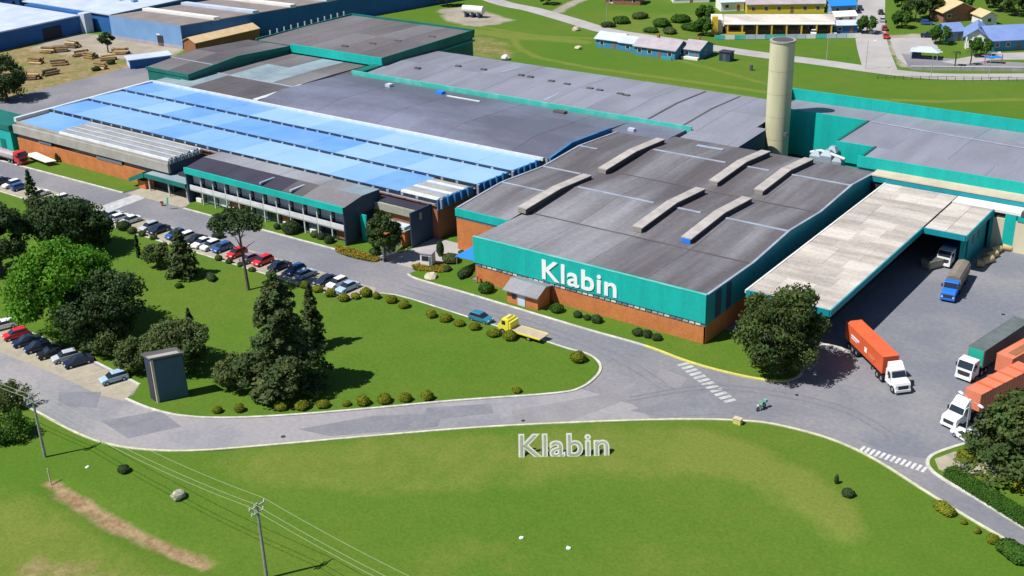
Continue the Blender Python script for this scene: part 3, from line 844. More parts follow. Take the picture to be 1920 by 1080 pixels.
# ---------------- sawtooth hall under blue sheets
SX0, SX1 = -258.6, -137.4
saw = thing('sawtooth_hall', 'long sawtooth hall roofed with bright blue translucent sheets and dark window slits', 'factory', (-198, 160, 0))
bx(SX0 + .2, SX1 - .2, 159.6, 189.6, 0, 7.1).build('wall', 'brick_dark', saw)
teeth = [(159.3, 170.0), (170.2, 180.2), (180.4, 189.9)]
pal = ['blue_a', 'blue_a', 'blue_c', 'blue_a', 'blue_b', 'blue_b', 'blue_a', 'blue_c', 'blue_a', 'blue_b', 'blue_c', 'blue_c', 'blue_a', 'blue_b']
for j, (ya, yb) in enumerate(teeth):
    x1 = SX1 + j * .9
    n = 13
    wd = (x1 - (-141.5 if j == 99 else 0)) if False else (x1 - SX0) / n
    pm = MB().add([(.006, ya + .1, 8.05), (wd - .006, ya + .1, 8.05), (wd - .006, yb, 7.55), (.006, yb, 7.55), (.006, ya + .1, 7.97), (wd - .006, ya + .1, 7.97), (wd - .006, yb, 7.47), (.006, yb, 7.47)],
                  [(0, 1, 2, 3), (4, 7, 6, 5), (0, 4, 5, 1), (1, 5, 6, 2), (2, 6, 7, 3), (3, 7, 4, 0)]).mesh('roof_panel', 'blue_a', (0, ya, 7.8))
    for i in range(n):
        if j == 0 and i >= n - 1: continue
        c = pal[(i * 3 + j * 5 + (i // 4)) % len(pal)]
        if j == 0: c = ('blue_b', 'blue_a', 'blue_a', 'blue_a', 'blue_b', 'blue_a', 'blue_a', 'blue_c', 'blue_c', 'blue_c', 'blue_a', 'blue_b', 'blue_b')[i]
        if j == 1: c = ('blue_a', 'blue_a', 'blue_c', 'blue_b', 'blue_a', 'blue_b', 'blue_b', 'blue_b', 'blue_b', 'blue_c', 'blue_a', 'blue_c', 'blue_c')[i]
        if j == 2: c = ('blue_b', 'blue_a', 'blue_b', 'blue_b', 'blue_b', 'blue_c', 'blue_c', 'blue_a', 'blue_a', 'blue_c', 'blue_c', 'blue_c', 'blue_c')[i]
        inst('roof_panel', pm, saw, rel((SX0 + i * wd, ya, 7.8 + (.02 if i % 2 else 0)), saw), m=c)
    # glazed step facing the road, with mullions, and the pale sill of the next panel
    bx(SX0 + .3, x1 - .2, ya - .05, ya + .12, 7.42, 7.92).build('clerestory', 'clerestory', saw)
    sl = bx(-.3, .3, -.1, .0, -.24, .24).mesh('mullion', 'ridge_cap')
    nm = 32
    for i in range(nm):
        inst('mullion', sl, saw, rel((SX0 + 2 + i * (x1 - SX0 - 3) / nm, ya - .05, 7.66), saw))
    bx(SX0, x1 - .1, ya - .35, ya - .1, 7.12, 7.28).build('gutter', 'ridge_cap', saw)
    MB().prism([(ya, 6.0), (ya, 8.02), (yb, 7.52), (yb, 6.0)], 'x', x1, x1 + .25).build('end_gable', 'blue_trim', saw)
bx(SX0 - .9, SX0, 150.2, 190.4, 7.0, 8.0).build('left_parapet', 'white_trim', saw)
bx(SX0, SX1 + 2.6, 189.95, 190.4, 7.4, 8.05).build('rear_parapet', 'white_trim', saw)
for i in range(15):     # ribbed end cladding
    y = 160.0 + i * 2.0
    MB().cyl((SX1 + .6 + (i // 5) * .9, y), .3, 6.2, 8.1, 8).build('end_rib', 'blue_trim' if i % 5 else 'ridge_cap', saw)
# old channel roofing left at the right-hand end of the first tooth
ch = MB().prism([(-.55, 0), (-.42, .32), (.42, .32), (.55, 0)], 'x', 0, 9.2).mesh('roof_channel', 'white_trim')
for i in range(8):
    inst('roof_channel', ch, saw, rel((SX1 - 9.3, 160.3 + i * 1.24, 7.75 - i * .06), saw), m=('white_trim', 'concrete', 'ridge_cap')[i % 3])
# front bay of the first tooth
fr = thing('front_bay', 'low orange brick front bay with grey fascia and ribbed channel roof at the left', 'factory', (-230, 150, 0))
bx(-258.6, -203, 150.2, 159.0, 0, 6.3).build('core', 'dark_inside', fr)
bx(-258.8, -209, 149.7, 150.0, 0, 3.3).build('brick_wall', 'brick', fr)
bx(-258.8, -203, 149.95, 150.3, 3.3, 4.5).build('window_strip', 'glass_dark', fr)
bx(-259.2, -202.6, 149.3, 149.9, 4.5, 6.5).build('fascia', 'concrete', fr)
bx(-228, -219, 149.6, 149.75, 3.35, 4.1).build('window', 'glass_blue', fr)
bx(-250, -245, 149.6, 149.75, 3.5, 4.1).build('window', 'glass_blue', fr)
bx(-202.9, -202.6, 150, 159, 0, 6.4).build('end_wall', 'navy_wall', fr)
pm = MB().add([(0, 150.4, 7.25), (7.7, 150.4, 7.25), (7.7, 158.7, 7.6), (0, 158.7, 7.6), (0, 150.4, 7.15), (7.7, 150.4, 7.15), (7.7, 158.7, 7.5), (0, 158.7, 7.5)],
              [(0, 1, 2, 3), (4, 7, 6, 5), (0, 4, 5, 1), (1, 5, 6, 2), (2, 6, 7, 3), (3, 7, 4, 0)]).mesh('roof_panel', 'blue_b', (0, 150, 7))
for i in range(2): inst('roof_panel', pm, fr, rel((-256.8 + i * 7.75, 150, 7), fr), m='blue_b')
bx(-258.6, -241, 150.1, 158.8, 6.3, 7.12).build('roof_base', 'concrete', fr)
ch2 = MB().prism([(-.27, 0), (-.2, .4), (.2, .4), (.27, 0)], 'x', 0, 38.6).mesh('roof_channel', 'white_trim')
for i in range(13):
    inst('roof_channel', ch2, fr, rel((-241.2 + R.uniform(-.4, .4), 150.1 + i * .7, 7.05 + .12 * (i % 3)), fr), m=('white_trim', 'concrete', 'ridge_cap')[(i * 2) % 3])
bx(-241, -202.7, 149.6, 158.8, 6.5, 7.05).build('roof_base', 'concrete', fr)
for i in range(9):
    bx(-202.6, -202.3, 149.9 + i * 1.0, 150.6 + i * 1.0, 6.4, 7.3).build('channel_end', 'roof_frost', fr)
# entrance canopy between the bay and the office
en = thing('entrance_canopy', 'low grey entrance canopy with green fascia left of the office', 'canopy', (-200, 148, 0))
bx(-208.5, -195.2, 147.6, 157, 3.5, 3.95).build('roof', 'roof_frost', en)
bx(-208.6, -195.1, 147.3, 147.6, 3.1, 4.0).build('fascia', 'green_dark', en)
bx(-201, -196.5, 150.5, 152.8, 3.95, 4.6).build('roof_box', 'roof_navy', en)
bx(-208.5, -195.2, 152, 152.3, 0, 3.5).build('back_wall', 'brick_dark', en)
for x in (-208, -201.5, -195.7): MB().cyl((x, 148), .16, 0, 3.5, 8).build('post', 'white_trim', en)
MB().add([(-214, 147.2, 2.0), (-208.6, 147.2, 4.3), (-208.6, 150, 4.3), (-214, 150, 2.0), (-214, 147.2, 1.2), (-208.6, 147.2, 3.1), (-208.6, 150, 3.1), (-214, 150, 1.2)],
         [(0, 1, 2, 3), (4, 7, 6, 5), (0, 4, 5, 1), (1, 5, 6, 2), (2, 6, 7, 3), (3, 7, 4, 0)]).build('sloping_hood', 'green_dark', en)
bx(-212, -209.5, 148, 151.5, 0, 1.8).build('brick_stub', 'brick', en)

# ---------------- two-storey office
of = thing('office_building', 'two-storey office with white balconies under a teal eaves band', 'office', (-172, 148, 0))
OX0, OX1 = -194.8, -150.0
OP = [(147.6, 7.6), (152.8, 8.5), (157.6, 8.3)]
bx(OX0 + .3, OX1 - 1.2, 149.1, 157.5, 0, 7.4).build('core', 'navy_wall', of)
roof_sheets(of, OP, OX0, OX1, 5.6, lambda i, j, n: ('roof_navy' if i < 5 else ('roof_dark' if i == 5 else 'roof_c')) if j == 0 else ('roof_frost' if i == n - 1 else 'roof_pale'))
bx(OX0, OX1, 147.3, 147.7, 6.5, 7.75).build('eaves_band', 'teal', of)
bx(-172.9, -172.4, 148, 152.4, 8.0, 8.35).build('roof_rib', 'ridge_cap', of)
bx(-164.6, -164.0, 148, 152.4, 8.0, 8.35).build('roof_rib', 'ridge_cap', of)
MB().prism([(147.5, 0), (147.5, 7.55), (152.8, 8.42), (157.5, 8.2), (157.5, 5.2), (151.4, 5.2), (150.6, 0)], 'x', OX1 - .3, OX1).build('end_wall', 'navy_wall', of)
MB().prism([(147.5, 0), (147.5, 7.55), (150.8, 8.1), (150.8, 0)], 'x', OX0, OX0 + .3).build('end_wall', 'navy_wall', of)
MB().prism([(-149.6, 5.4), (-148.0, 5.4), (-148.4, 0), (-149.2, 0)], 'y', 151.2, 151.5).build('teal_pier', 'teal', of)
bx(OX0 + .3, OX1 - .3, 147.9, 149.1, 2.75, 3.0).build('balcony_floor', 'concrete', of)
nb = 12; bw = (OX1 - OX0 - .6) / nb
par = bx(.06, bw - .06, -.08, .08, 0, .95).mesh('balcony_panel', 'white_trim')
col = bx(-.09, .09, -.12, .12, 0, 6.6).mesh('column', 'white_trim')
wup = bx(.25, bw - .95, -.05, .05, 0, 1.9).mesh('window', 'glass_blue')
dup_ = bx(bw - .8, bw - .15, -.05, .05, 0, 2.3).mesh('balcony_door', 'glass_dark')
wlo = bx(.2, bw - .2, -.05, .05, 0, 2.1).mesh('window', 'glass_dark')
fr_ = bx(.25, bw - .95, -.07, .07, 0, .06).mesh('sill', 'white_trim')
for i in range(nb):
    x = OX0 + .3 + i * bw
    inst('balcony_panel', par, of, rel((x, 147.95, 3.0), of))
    inst('column', col, of, rel((x + bw, 148.1, 0), of))
    w_ = inst('window', wup, of, rel((x, 149.0, 4.1), of), m='office_pane' if i % 3 else 'white_trim')
    inst('sill', fr_, w_, (0, -.05, -.1))
    inst('balcony_door', dup_, of, rel((x, 149.0, 3.0), of))
    inst('window', wlo, of, rel((x, 149.0, .5), of), m=('glass_dark', 'glass_blue', 'glass_dark', 'brick_dark')[i % 4] if i != 2 else 'white_trim')
for i in (0, 3, 7, 9):
    x = OX0 + 1 + i * bw
    bx(x, x + 1.6, 148.6, 149.4, .12, .95).build('planter', 'house_white', of)

# block between office and annexe
fb = thing('plant_block', 'dim brick plant block with olive-grey roof beam behind the young tree', 'factory', (-144, 156, 0))
bx(-151, -139.2, 156.6, 159.1, 0, 6.2).build('wall', 'brick_dark', fb)
bx(-153, -138.8, 155.9, 156.5, 4.9, 6.3).build('roof_beam', 'concrete_olive', fb)
bx(-147.5, -140.2, 153.0, 156.5, 0, 3.1).build('brick_wall', 'brick', fb)
bx(-147.8, -139.9, 152.7, 156.4, 3.1, 3.35).build('lean_to_roof', 'concrete_olive', fb)
bx(-143.6, -140.4, 153.2, 155, 3.35, 3.9).build('roof_tank', 'roof_ice', fb)
bx(-139.2, -138.9, 153.5, 176, 0, 6.9).build('side_wall', 'navy_wall', fb)
bx(-151, -139, 156.5, 159.2, 6.3, 6.5).build('roof', 'roof_navy', fb)

# ---------------- middle halls
mid = thing('middle_hall', 'wide slate-blue sheet roof behind the blue sawtooth roof', 'factory', (-176, 191, 0))
MP = [(190.5, 7.9), (198.3, 9.0), (213.5, 8.3), (221.6, 7.8)]
roof_body(mid, MP, -219.3, -134, 0, 'concrete')
roof_sheets(mid, MP, -219.5, -133.6, 9.5, lambda i, j, n: ('roof_mid_b', 'roof_mid', 'roof_mid', 'roof_mid_b', 'roof_mid')[(i + 2 * j) % 5])
MB().prism([(190.4, 6.5), (190.4, 8.25), (198.3, 9.4), (213.5, 8.65), (213.5, 7.2), (198.3, 7.9)], 'x', -133.6, -133.1).build('end_trim', 'blue_trim', mid)
bx(-221.2, -219.6, 190.6, 206.5, 7.6, 8.25).build('white_gutter', 'white_trim', mid)
bx(-201, -199.5, 216, 217.5, 8.0, 8.8).build('roof_vent', 'roof_ice', mid)
bx(-186, -184, 217.5, 219, 7.9, 8.6).build('roof_vent', 'blue_tarp', mid)
bx(-152, -149, 218.5, 220, 7.9, 8.5).build('roof_vent', 'roof_dark', mid)
bx(-130, -128.5, 215, 216, 8.0, 8.6).build('roof_vent', 'roof_ice', mid)
bx(-182, -172, 216.8, 217.4, 8.0, 8.25).build('roof_pipe', 'white_trim', mid)

lk = thing('link_roof', 'flat grey strip roof between the annexe and the rear hall', 'factory', (-126, 214, 0))
bx(-133.4, -119.7, 213.2, 222.3, 0, 7.9).build('wall', 'concrete', lk)
roof_sheets(lk, [(213.1, 8.0), (222.4, 7.9)], -133.4, -119.7, 7, lambda i, j, n: 'roof_mid')

dk = thing('dark_roofed_hall', 'dark brown roofed hall with frosted patches left of the slate-blue roof', 'factory', (-238, 191, 0))
DP = [(190.6, 7.9), (204.0, 8.1), (218.0, 8.1), (230.8, 7.8)]
roof_body(dk, DP, -253, -221.4, 0, 'concrete')
roof_sheets(dk, DP, -253.2, -221.3, 8, lambda i, j, n: (('roof_frost', 'roof_dark', 'roof_dark', 'roof_dark'), ('roof_c', 'roof_frost', 'roof_frost', 'roof_c'), ('roof_a', 'roof_c', 'roof_frost', 'roof_a'))[j][i])
bx(-253.2, -221.3, 203.7, 204.2, 8.12, 8.25).build('gutter', 'ridge_cap', dk)
bx(-221.2, -218.6, 207, 231, 6.5, 7.7).build('valley', 'roof_dark', dk)
bx(-259.4, -253.4, 191, 204, 6.2, 7.7).build('side_roof', 'roof_frost', dk)

wg = thing('gabled_wing', 'long dark gabled wing with green side wall beside the timber yard', 'factory', (-258, 196, 0))
WP = [(195.0, 9.6), (212.0, 10.9), (231.0, 9.8)]
roof_body(wg, WP, -266.8, -250.4, 0, 'green_dark')
roof_sheets(wg, WP, -267, -250.2, 8.4, lambda i, j, n: ('roof_a', 'roof_dark', 'roof_b')[(i + j) % 3])
bx(-267.2, -250, 194.8, 195.0, 8.8, 9.7).build('front_fascia', 'green_dark', wg)
MB().prism([(195, 8.6), (195, 9.7), (212, 11.0), (231, 9.9), (231, 8.8), (212, 9.9)], 'x', -250.2, -249.9).build('side_fascia', 'green_dark', wg)
bx(-266.8, -250.4, 203.4, 203.8, 10.3, 10.42).build('ridge_cap', 'ridge_cap', wg)

tl = thing('rear_corner_hall', 'square brown-roofed hall with dark green walls at the far rear corner', 'factory', (-240, 231, 0))
TP = [(231.3, 10.0), (251.0, 10.3), (270.5, 10.0)]
roof_body(tl, TP, -263.3, -216, 0, 'green_dark')
roof_sheets(tl, TP, -263.5, -215.8, 9.5, lambda i, j, n: ('roof_c', 'roof_a', 'roof_c', 'roof_a', 'roof_b')[(i + 2 * j) % 5])
bx(-249.8, -215.5, 230.9, 231.3, 8.2, 10.45).build('front_parapet', 'teal', tl)
bx(-215.8, -215.4, 231.3, 270.6, 8.3, 10.5).build('side_parapet', 'green_dark', tl)
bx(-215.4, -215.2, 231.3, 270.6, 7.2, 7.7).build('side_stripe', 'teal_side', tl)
bx(-263.5, -215.4, 270.4, 270.8, 9.4, 10.6).build('rear_parapet', 'green_dark', tl)
bx(-264, -263.5, 231, 270.8, 9.4, 10.5).build('left_parapet', 'green_dark', tl)
bx(-215.3, -215.1, 258, 260, 3, 6).build('window', 'glass_blue', tl)
for x, y in ((-231, 243), (-227, 249), (-222, 258), (-236, 237)):
    bx(x, x + 2.2, y, y + .6, 10.15, 10.5).build('roof_vent', 'roof_dark', tl)
for i in range(12):
    bx(-264.5, -264.1, 237 + i * 2.8, 237.3 + i * 2.8, 9.6, 11.6).build('parapet_post', 'steel', tl)

rh = thing('rear_hall', 'long lilac-grey roofed rear hall with a teal front parapet', 'factory', (-165, 223, 0))
RP = [(222.7, 7.9), (238.0, 8.5), (253.0, 8.0)]
roof_body(rh, RP, -218.2, -107.6, 0, 'navy_wall')  # navy puts the shade of the end wall into the wall colour
bx(-107.5, -105.1, 217.4, 230.8, 0, 7.6).build('end_wall', 'navy_wall', rh)
roof_sheets(rh, [(217.3, 7.75), (231.0, 8.2)], -107.3, -104.9, 2.4, lambda i, j, n: 'roof_lilac')
bx(-118.4, -107.5, 217.4, 222.6, 0, 7.5).build('front_wall', 'navy_wall', rh)
roof_sheets(rh, [(217.3, 7.75), (222.7, 7.9)], -118.5, -107.3, 5.1, lambda i, j, n: 'roof_lilac_b')
roof_sheets(rh, RP, -218.4, -107.3, 9.8, lambda i, j, n: ('roof_lilac', 'roof_lilac_b')[(i + j) % 2])
bx(-218.4, -118.5, 222.3, 222.7, 7.2, 8.75).build('front_parapet', 'teal_pale', rh)
bx(-218.4, -215.5, 222.7, 231, 7.2, 8.6).build('corner_parapet', 'green_dark', rh)
for x, y in ((-206, 233), (-198, 240), (-190, 240.5), (-178, 240.5), (-175, 240.3), (-168, 239.5), (-163, 239), (-156, 238.5), (-153, 238.2), (-147, 237.8), (-145, 237.4)):
    bx(x, x + 1.6, y, y + .9, 8.35, 8.75).build('roof_vent', 'roof_dark', rh)
for x in (-131, -122): MB().add([(x, 223.5, 8.0), (x + .5, 223.5, 8.0), (x + .5, 252, 8.12), (x, 252, 8.12)] + [(x, 238, 8.62), (x + .5, 238, 8.62)], [(0, 1, 5, 4), (4, 5, 2, 3)]).build('roof_seam', 'roof_dark', rh)
MB().add([(-160, 226, 8.1), (-159.2, 226, 8.1), (-159.2, 232, 8.34), (-160, 232, 8.34)], [(0, 1, 2, 3)]).build('pale_sheet', 'ridge_cap', rh)
MB().add([(-184, 241, 8.47), (-183.2, 241, 8.47), (-183.2, 249, 8.2), (-184, 249, 8.2)], [(0, 1, 2, 3)]).build('pale_sheet', 'ridge_cap', rh)

# ---------------- right-hand rear hall round its courtyard
rr = thing('courtyard_hall', 'lilac-grey roofed hall with bright teal parapets and a courtyard behind the chimney', 'factory', (-80, 217, 0))
zR = 9.9
blocks = ((-109.0, 25, 241.8, 252.6), (-87.0, 25, 225.0, 241.8), (-79.0, 25, 216.9, 225.0))
for x0, x1, y0, y1 in blocks:
    bx(x0 + .1, x1, y0 + .05, y1 - .05, 0, zR - (1.1 if y1 > 250 else .1)).build('wall', 'teal', rr)
roof_sheets(rr, [(241.8, zR), (252.6, zR - .9)], -109, 25, 11, lambda i, j, n: ('roof_lilac', 'roof_lilac_b')[i % 2])
roof_sheets(rr, [(225.0, zR + .1), (241.8, zR)], -87, 25, 11.2, lambda i, j, n: ('roof_lilac_b', 'roof_lilac')[i % 2])
roof_sheets(rr, [(216.9, zR), (225.0, zR + .1)], -79, 25, 11.5, lambda i, j, n: ('roof_lilac', 'roof_lilac_b')[i % 2])
bx(-109.2, 25, 252.7, 253.1, 9.0, 11.5).build('rear_parapet', 'teal', rr)
bx(-109.4, -109.0, 245, 253, 9.0, 11.3).build('corner_parapet', 'green_dark', rr)
bx(-109, -87, 241.5, 241.8, 0, zR + .15).build('courtyard_wall', 'teal', rr)
bx(-87.1, -86.6, 225, 241.5, 8, zR + .25).build('courtyard_coping', 'green_dark', rr)
bx(-87, -79, 224.6, 225, 6, zR + .2).build('courtyard_wall', 'teal', rr)
bx(-79.2, -78.7, 217, 225, 8, zR + .3).build('courtyard_coping', 'green_dark', rr)
bx(-79.2, 25, 216.4, 216.8, 8.4, 10.6).build('front_parapet', 'teal', rr)
bx(-75.1, 25, 213.0, 216.4, 8.3, 8.55).build('ledge', 'beige', rr)
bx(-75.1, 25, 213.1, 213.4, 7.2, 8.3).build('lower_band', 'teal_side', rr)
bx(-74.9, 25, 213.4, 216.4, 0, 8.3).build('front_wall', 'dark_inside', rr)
MB().add([(-86, 241.2, zR + .08), (25, 233, zR + .09), (25, 234, zR + .09), (-86, 241.8, zR + .08)], [(0, 1, 2, 3)]).build('pale_seam', 'ridge_cap', rr)
bx(-112, -79, 217, 241, .02, .04).build('courtyard_floor', 'dark_inside', rr)
pt_ = thing('courtyard_plant', 'white filter plant units in the courtyard right of the chimney', 'machinery', (-92, 223, 0))
for x, y, s_, h in ((-89.5, 221.5, 1.1, 8.6), (-87.0, 221, 1.2, 9.2), (-84.6, 220.6, 1.0, 8.5), (-87, 223.6, 1.1, 9.3)):
    MB().box(x - s_, x + s_, y - s_, y + s_, 0, h - 1).frus((x, y), s_, s_, s_ * .4, s_ * .4, h - 1, h).build('filter_unit', 'roof_frost', pt_)
MB().tube([(-91, 222, 7.8), (-88.5, 221, 8.8), (-86, 220.5, 8.6), (-83, 220, 8.2)], .3, 8).build('duct', 'white_trim', pt_)
# chimney
cy = thing('chimney', 'tall cream cylindrical chimney with grey cap rising behind the hall', 'chimney', (-104.9, 236.2, 0))
n_r = 32
seg = [0, 5, 10, 15, 20, 26.0]
for a, b in zip(seg[:-1], seg[1:]):
    MB().tube([(-104.9, 236.2, a), (-104.9, 236.2, b - .06)], 2.62, n_r, cap=False).build('shaft_ring', 'chimney', cy, smooth=True)
    MB().tube([(-104.9, 236.2, b - .07), (-104.9, 236.2, b + .01)], 2.59, n_r, cap=False).build('ring_joint', 'concrete', cy, smooth=True)
MB().cyl((-104.9, 236.2), 2.74, 26.0, 26.35, n_r).build('cap', 'concrete', cy)
MB().cyl((-104.9, 236.2), 2.2, 26.35, 26.42, n_r).build('flue_mouth', 'roof_dark', cy)
bx(-102.1, -101.3, 233.1, 233.7, 6.5, 7.2).build('hatch', 'roof_dark', cy)

# ---------------- loading dock
dock = thing('loading_dock', 'long loading dock roofed with weathered beige concrete slabs', 'loading dock', (-65, 155, 0))
DX0, DX1, DZ = -72.0, -58.7, 7.3
ny, nx = 15, 3
for j in range(ny):
    for i in range(nx):
        if i == 0: cuts = [0, R.uniform(.22, .42), R.uniform(.55, .8), 1]
        x0 = DX0 + cuts[i] * (DX1 - DX0); x1 = DX0 + cuts[i + 1] * (DX1 - DX0)
        y0 = 155 + j * (213 - 155) / ny; y1 = y0 + (213 - 155) / ny
        m_ = R.choice(['slab_a', 'slab_a', 'slab_b', 'slab_c', 'slab_b' if j > 8 else 'slab_a'])
        dz = R.uniform(-.02, .03)
        bx(x0 + .012, x1 - .012, y0 + .012, y1 - .012, DZ - .2 + dz, DZ + dz).build('roof_slab', m_, dock)
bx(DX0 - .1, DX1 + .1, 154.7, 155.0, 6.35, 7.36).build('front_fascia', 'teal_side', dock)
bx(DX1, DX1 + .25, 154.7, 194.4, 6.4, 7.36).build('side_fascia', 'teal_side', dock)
bx(DX0 - .3, DX0, 154.7, 213, 6.9, 7.4).build('left_edge', 'slab_white', dock)
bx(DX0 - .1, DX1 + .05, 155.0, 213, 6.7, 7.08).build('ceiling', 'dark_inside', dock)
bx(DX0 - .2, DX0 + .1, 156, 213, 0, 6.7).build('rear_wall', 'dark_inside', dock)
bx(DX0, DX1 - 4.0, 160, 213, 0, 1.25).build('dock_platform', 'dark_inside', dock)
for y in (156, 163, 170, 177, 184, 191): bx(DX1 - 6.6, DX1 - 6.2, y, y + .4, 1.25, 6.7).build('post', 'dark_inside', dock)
for y, m_ in ((167, 'wall_navy'), (175, 'wall_navy'), (183, 'wall_navy')):
    bx(DX0 + .1, DX0 + .25, y, y + 4, 1.25, 5.4).build('dock_door', m_, dock)
# porch at the dock's inner end
po = thing('dock_porch', 'pale slab porch with teal edge over the white lorry', 'canopy', (-55, 195, 0))
for i in range(2):
    for j in range(4):
        x0 = -58.4 + i * 3.55; y0 = 194.5 + j * 3.7
        bx(x0 + .03, x0 + 3.52, y0 + .03, y0 + 3.67, DZ - .2, DZ + R.uniform(-.015, .02)).build('roof_slab', ('slab_b', 'slab_a', 'slab_b')[(i + j) % 3], po)
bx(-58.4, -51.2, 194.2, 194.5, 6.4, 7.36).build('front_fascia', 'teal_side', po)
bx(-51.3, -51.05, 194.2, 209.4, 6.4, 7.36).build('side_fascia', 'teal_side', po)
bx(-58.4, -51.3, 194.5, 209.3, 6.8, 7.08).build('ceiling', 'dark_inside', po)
bx(-53.0, -52.2, 198.0, 198.6, 0, 6.8).build('post', 'teal', po)
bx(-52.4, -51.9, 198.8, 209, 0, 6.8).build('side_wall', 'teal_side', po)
for y in (201, 204): bx(-51.9, -51.8, y, y + .8, 3.5, 6).build('window', 'glass_blue', po)
bx(-58.4, -52.3, 208.8, 209.2, 0, 6.8).build('rear_wall', 'dark_inside', po)
ws = thing('striped_wall', 'cream and teal striped front wall at the right end of the yard', 'factory', (-40, 210, 0))
bx(-58.5, -46.5, 209.5, 213, 6.9, 7.34).build('white_roof', 'slab_white', ws)
bx(-45.9, 25, 209.5, 213, 6.9, 7.36).build('white_roof', 'slab_white', ws)
bx(-46.5, -45.9, 209.3, 213, 6.9, 7.7).build('roof_kerb', 'roof_dark', ws)
bx(-51.8, 25, 209.9, 213, 0, 6.9).build('core', 'dark_inside', ws)
x = -51.6
for k_, (wd, m_) in enumerate(((.6, 'teal'), (1.9, 'cream'), (1.9, 'teal'), (2.4, 'cream'), (.8, 'teal'), (3, 'cream'), (2, 'teal'), (3, 'cream'), (2, 'teal'), (3, 'cream'))):
    bx(x, x + wd - .02, 209.55, 209.9, 0, 6.9 if m_ == 'teal' else 5.9).build('wall_strip', m_, ws)
    x += wd
bx(-47, 25, 209.4, 209.54, 5.9, 6.9).build('eaves_band', 'teal', ws)

# ---------------- brick kiosk, shed
ks = thing('brick_kiosk', 'small orange brick kiosk with grey roof and white door beside the front road', 'kiosk', (-106.8, 145, 0))
bx(-109.9, -103.7, 143.9, 147.4, .1, 2.6).build('wall', 'brick', ks)
MB().prism([(143.3, 2.35), (143.3, 2.5), (145.8, 3.75), (147.8, 3.3), (147.8, 3.1), (145.8, 3.5)], 'x', -110.4, -103.3).build('roof', 'roof_pale', ks)
MB().prism([(143.9, 2.6), (145.8, 3.5), (147.4, 3.15), (147.4, 2.6)], 'x', -109.9, -103.7).build('gable', 'brick', ks)
bx(-107.7, -106.2, 143.8, 143.9, .15, 2.35).build('door', 'roof_ice', ks)
bx(-108.9, -108.1, 143.82, 143.9, 1.1, 2.0).build('window', 'glass_dark', ks)

p0, p1 = S(297, 757), S(355, 745)
dv = Vector((p1.x - p0.x, p1.y - p0.y, 0)).normalized()
sh = thing('transformer_shed', 'tall narrow blue-grey shed with pale roof edge on the lawn corner', 'shed', (p0.x, p0.y, 0.1))
def loc_part(mb, name, m, parent, smooth=False):
    o = bpy.data.objects.new(name, mb.mesh(name, m, (0, 0, 0), smooth))
    COL.objects.link(o); o.parent = parent
    return o
pL = S(283, 748)
e1, e2, Hh = Vector((p1.x - p0.x, p1.y - p0.y)), Vector((pL.x - p0.x, pL.y - p0.y)), 7.0
def skew(a0, a1, b0, b1, z0, z1):
    q = [e1 * a + e2 * b for a, b in ((a0, b0), (a1, b0), (a1, b1), (a0, b1))]
    return MB().prism([(v.x, v.y) for v in q], 'z', z0, z1)
loc_part(skew(0, 1, 0, 1, 0, Hh), 'wall', 'navy_wall', sh)
loc_part(skew(.06, .97, -.03, 0, .3, Hh - .3), 'blue_panel', 'shed_blue', sh)
loc_part(skew(-.03, .045, -.05, .06, 0, Hh), 'corner_post', 'beige', sh)
loc_part(skew(-.07, 1.04, -.12, 1.15, Hh, Hh + .2), 'roof', 'roof_dark', sh)
loc_part(skew(-.06, .9, -.1, .35, Hh + .2, Hh + .32), 'roof_edge', 'concrete', sh)
loc_part(skew(-.02, 0, .2, .85, .2, 5.8), 'door', 'roof_navy', sh)
# ================================================================ PLANTS
def leaf_mesh(name, C, N, size, tint, m, inner=None):
    """C centres, N leaf normals, size per leaf, tint per leaf -> quads"""
    n = len(C)
    rnd = NR.normal(size=(n, 3))
    A = np.cross(N, rnd); A /= np.linalg.norm(A, axis=1, keepdims=True) + 1e-9
    B = np.cross(N, A); B /= np.linalg.norm(B, axis=1, keepdims=True) + 1e-9
    s = size[:, None]
    asp = NR.uniform(.55, .95, (n, 1))
    V = np.stack([C - A * s, C - B * s * asp, C + A * s, C + B * s * asp], 1).reshape(-1, 3)
    # bend the tips a little so that the leaves are not flat cards
    V[0::4] -= N * s * .25; V[2::4] -= N * s * .25
    me = bpy.data.meshes.new(name)
    nv = n * 4
    me.vertices.add(nv)
    me.vertices.foreach_set('co', V.astype(np.float32).ravel())
    tri = np.arange(nv).reshape(n, 4)
    F = np.concatenate([tri[:, [0, 1, 3]], tri[:, [1, 2, 3]]], 0)
    me.loops.add(F.size); me.loops.foreach_set('vertex_index', F.ravel().astype(np.int32))
    me.polygons.add(len(F))
    me.polygons.foreach_set('loop_start', np.arange(0, F.size, 3, dtype=np.int32))
    me.polygons.foreach_set('loop_total', np.full(len(F), 3, np.int32))
    me.update()
    ca = me.color_attributes.new('tint', 'FLOAT_COLOR', 'POINT')
    t = np.repeat(tint, 4, axis=0)
    ca.data.foreach_set('color', np.concatenate([t, np.ones((nv, 1))], 1).astype(np.float32).ravel())
    me.materials.append(M[m])
    return me
def tints(n, v=.28):
    g = NR.uniform(1 - v, 1 + v, (n, 1))
    return np.clip(g * (1 + NR.uniform(-.12, .12, (n, 3)) * np.array([1.0, .5, .6])), .2, 2)
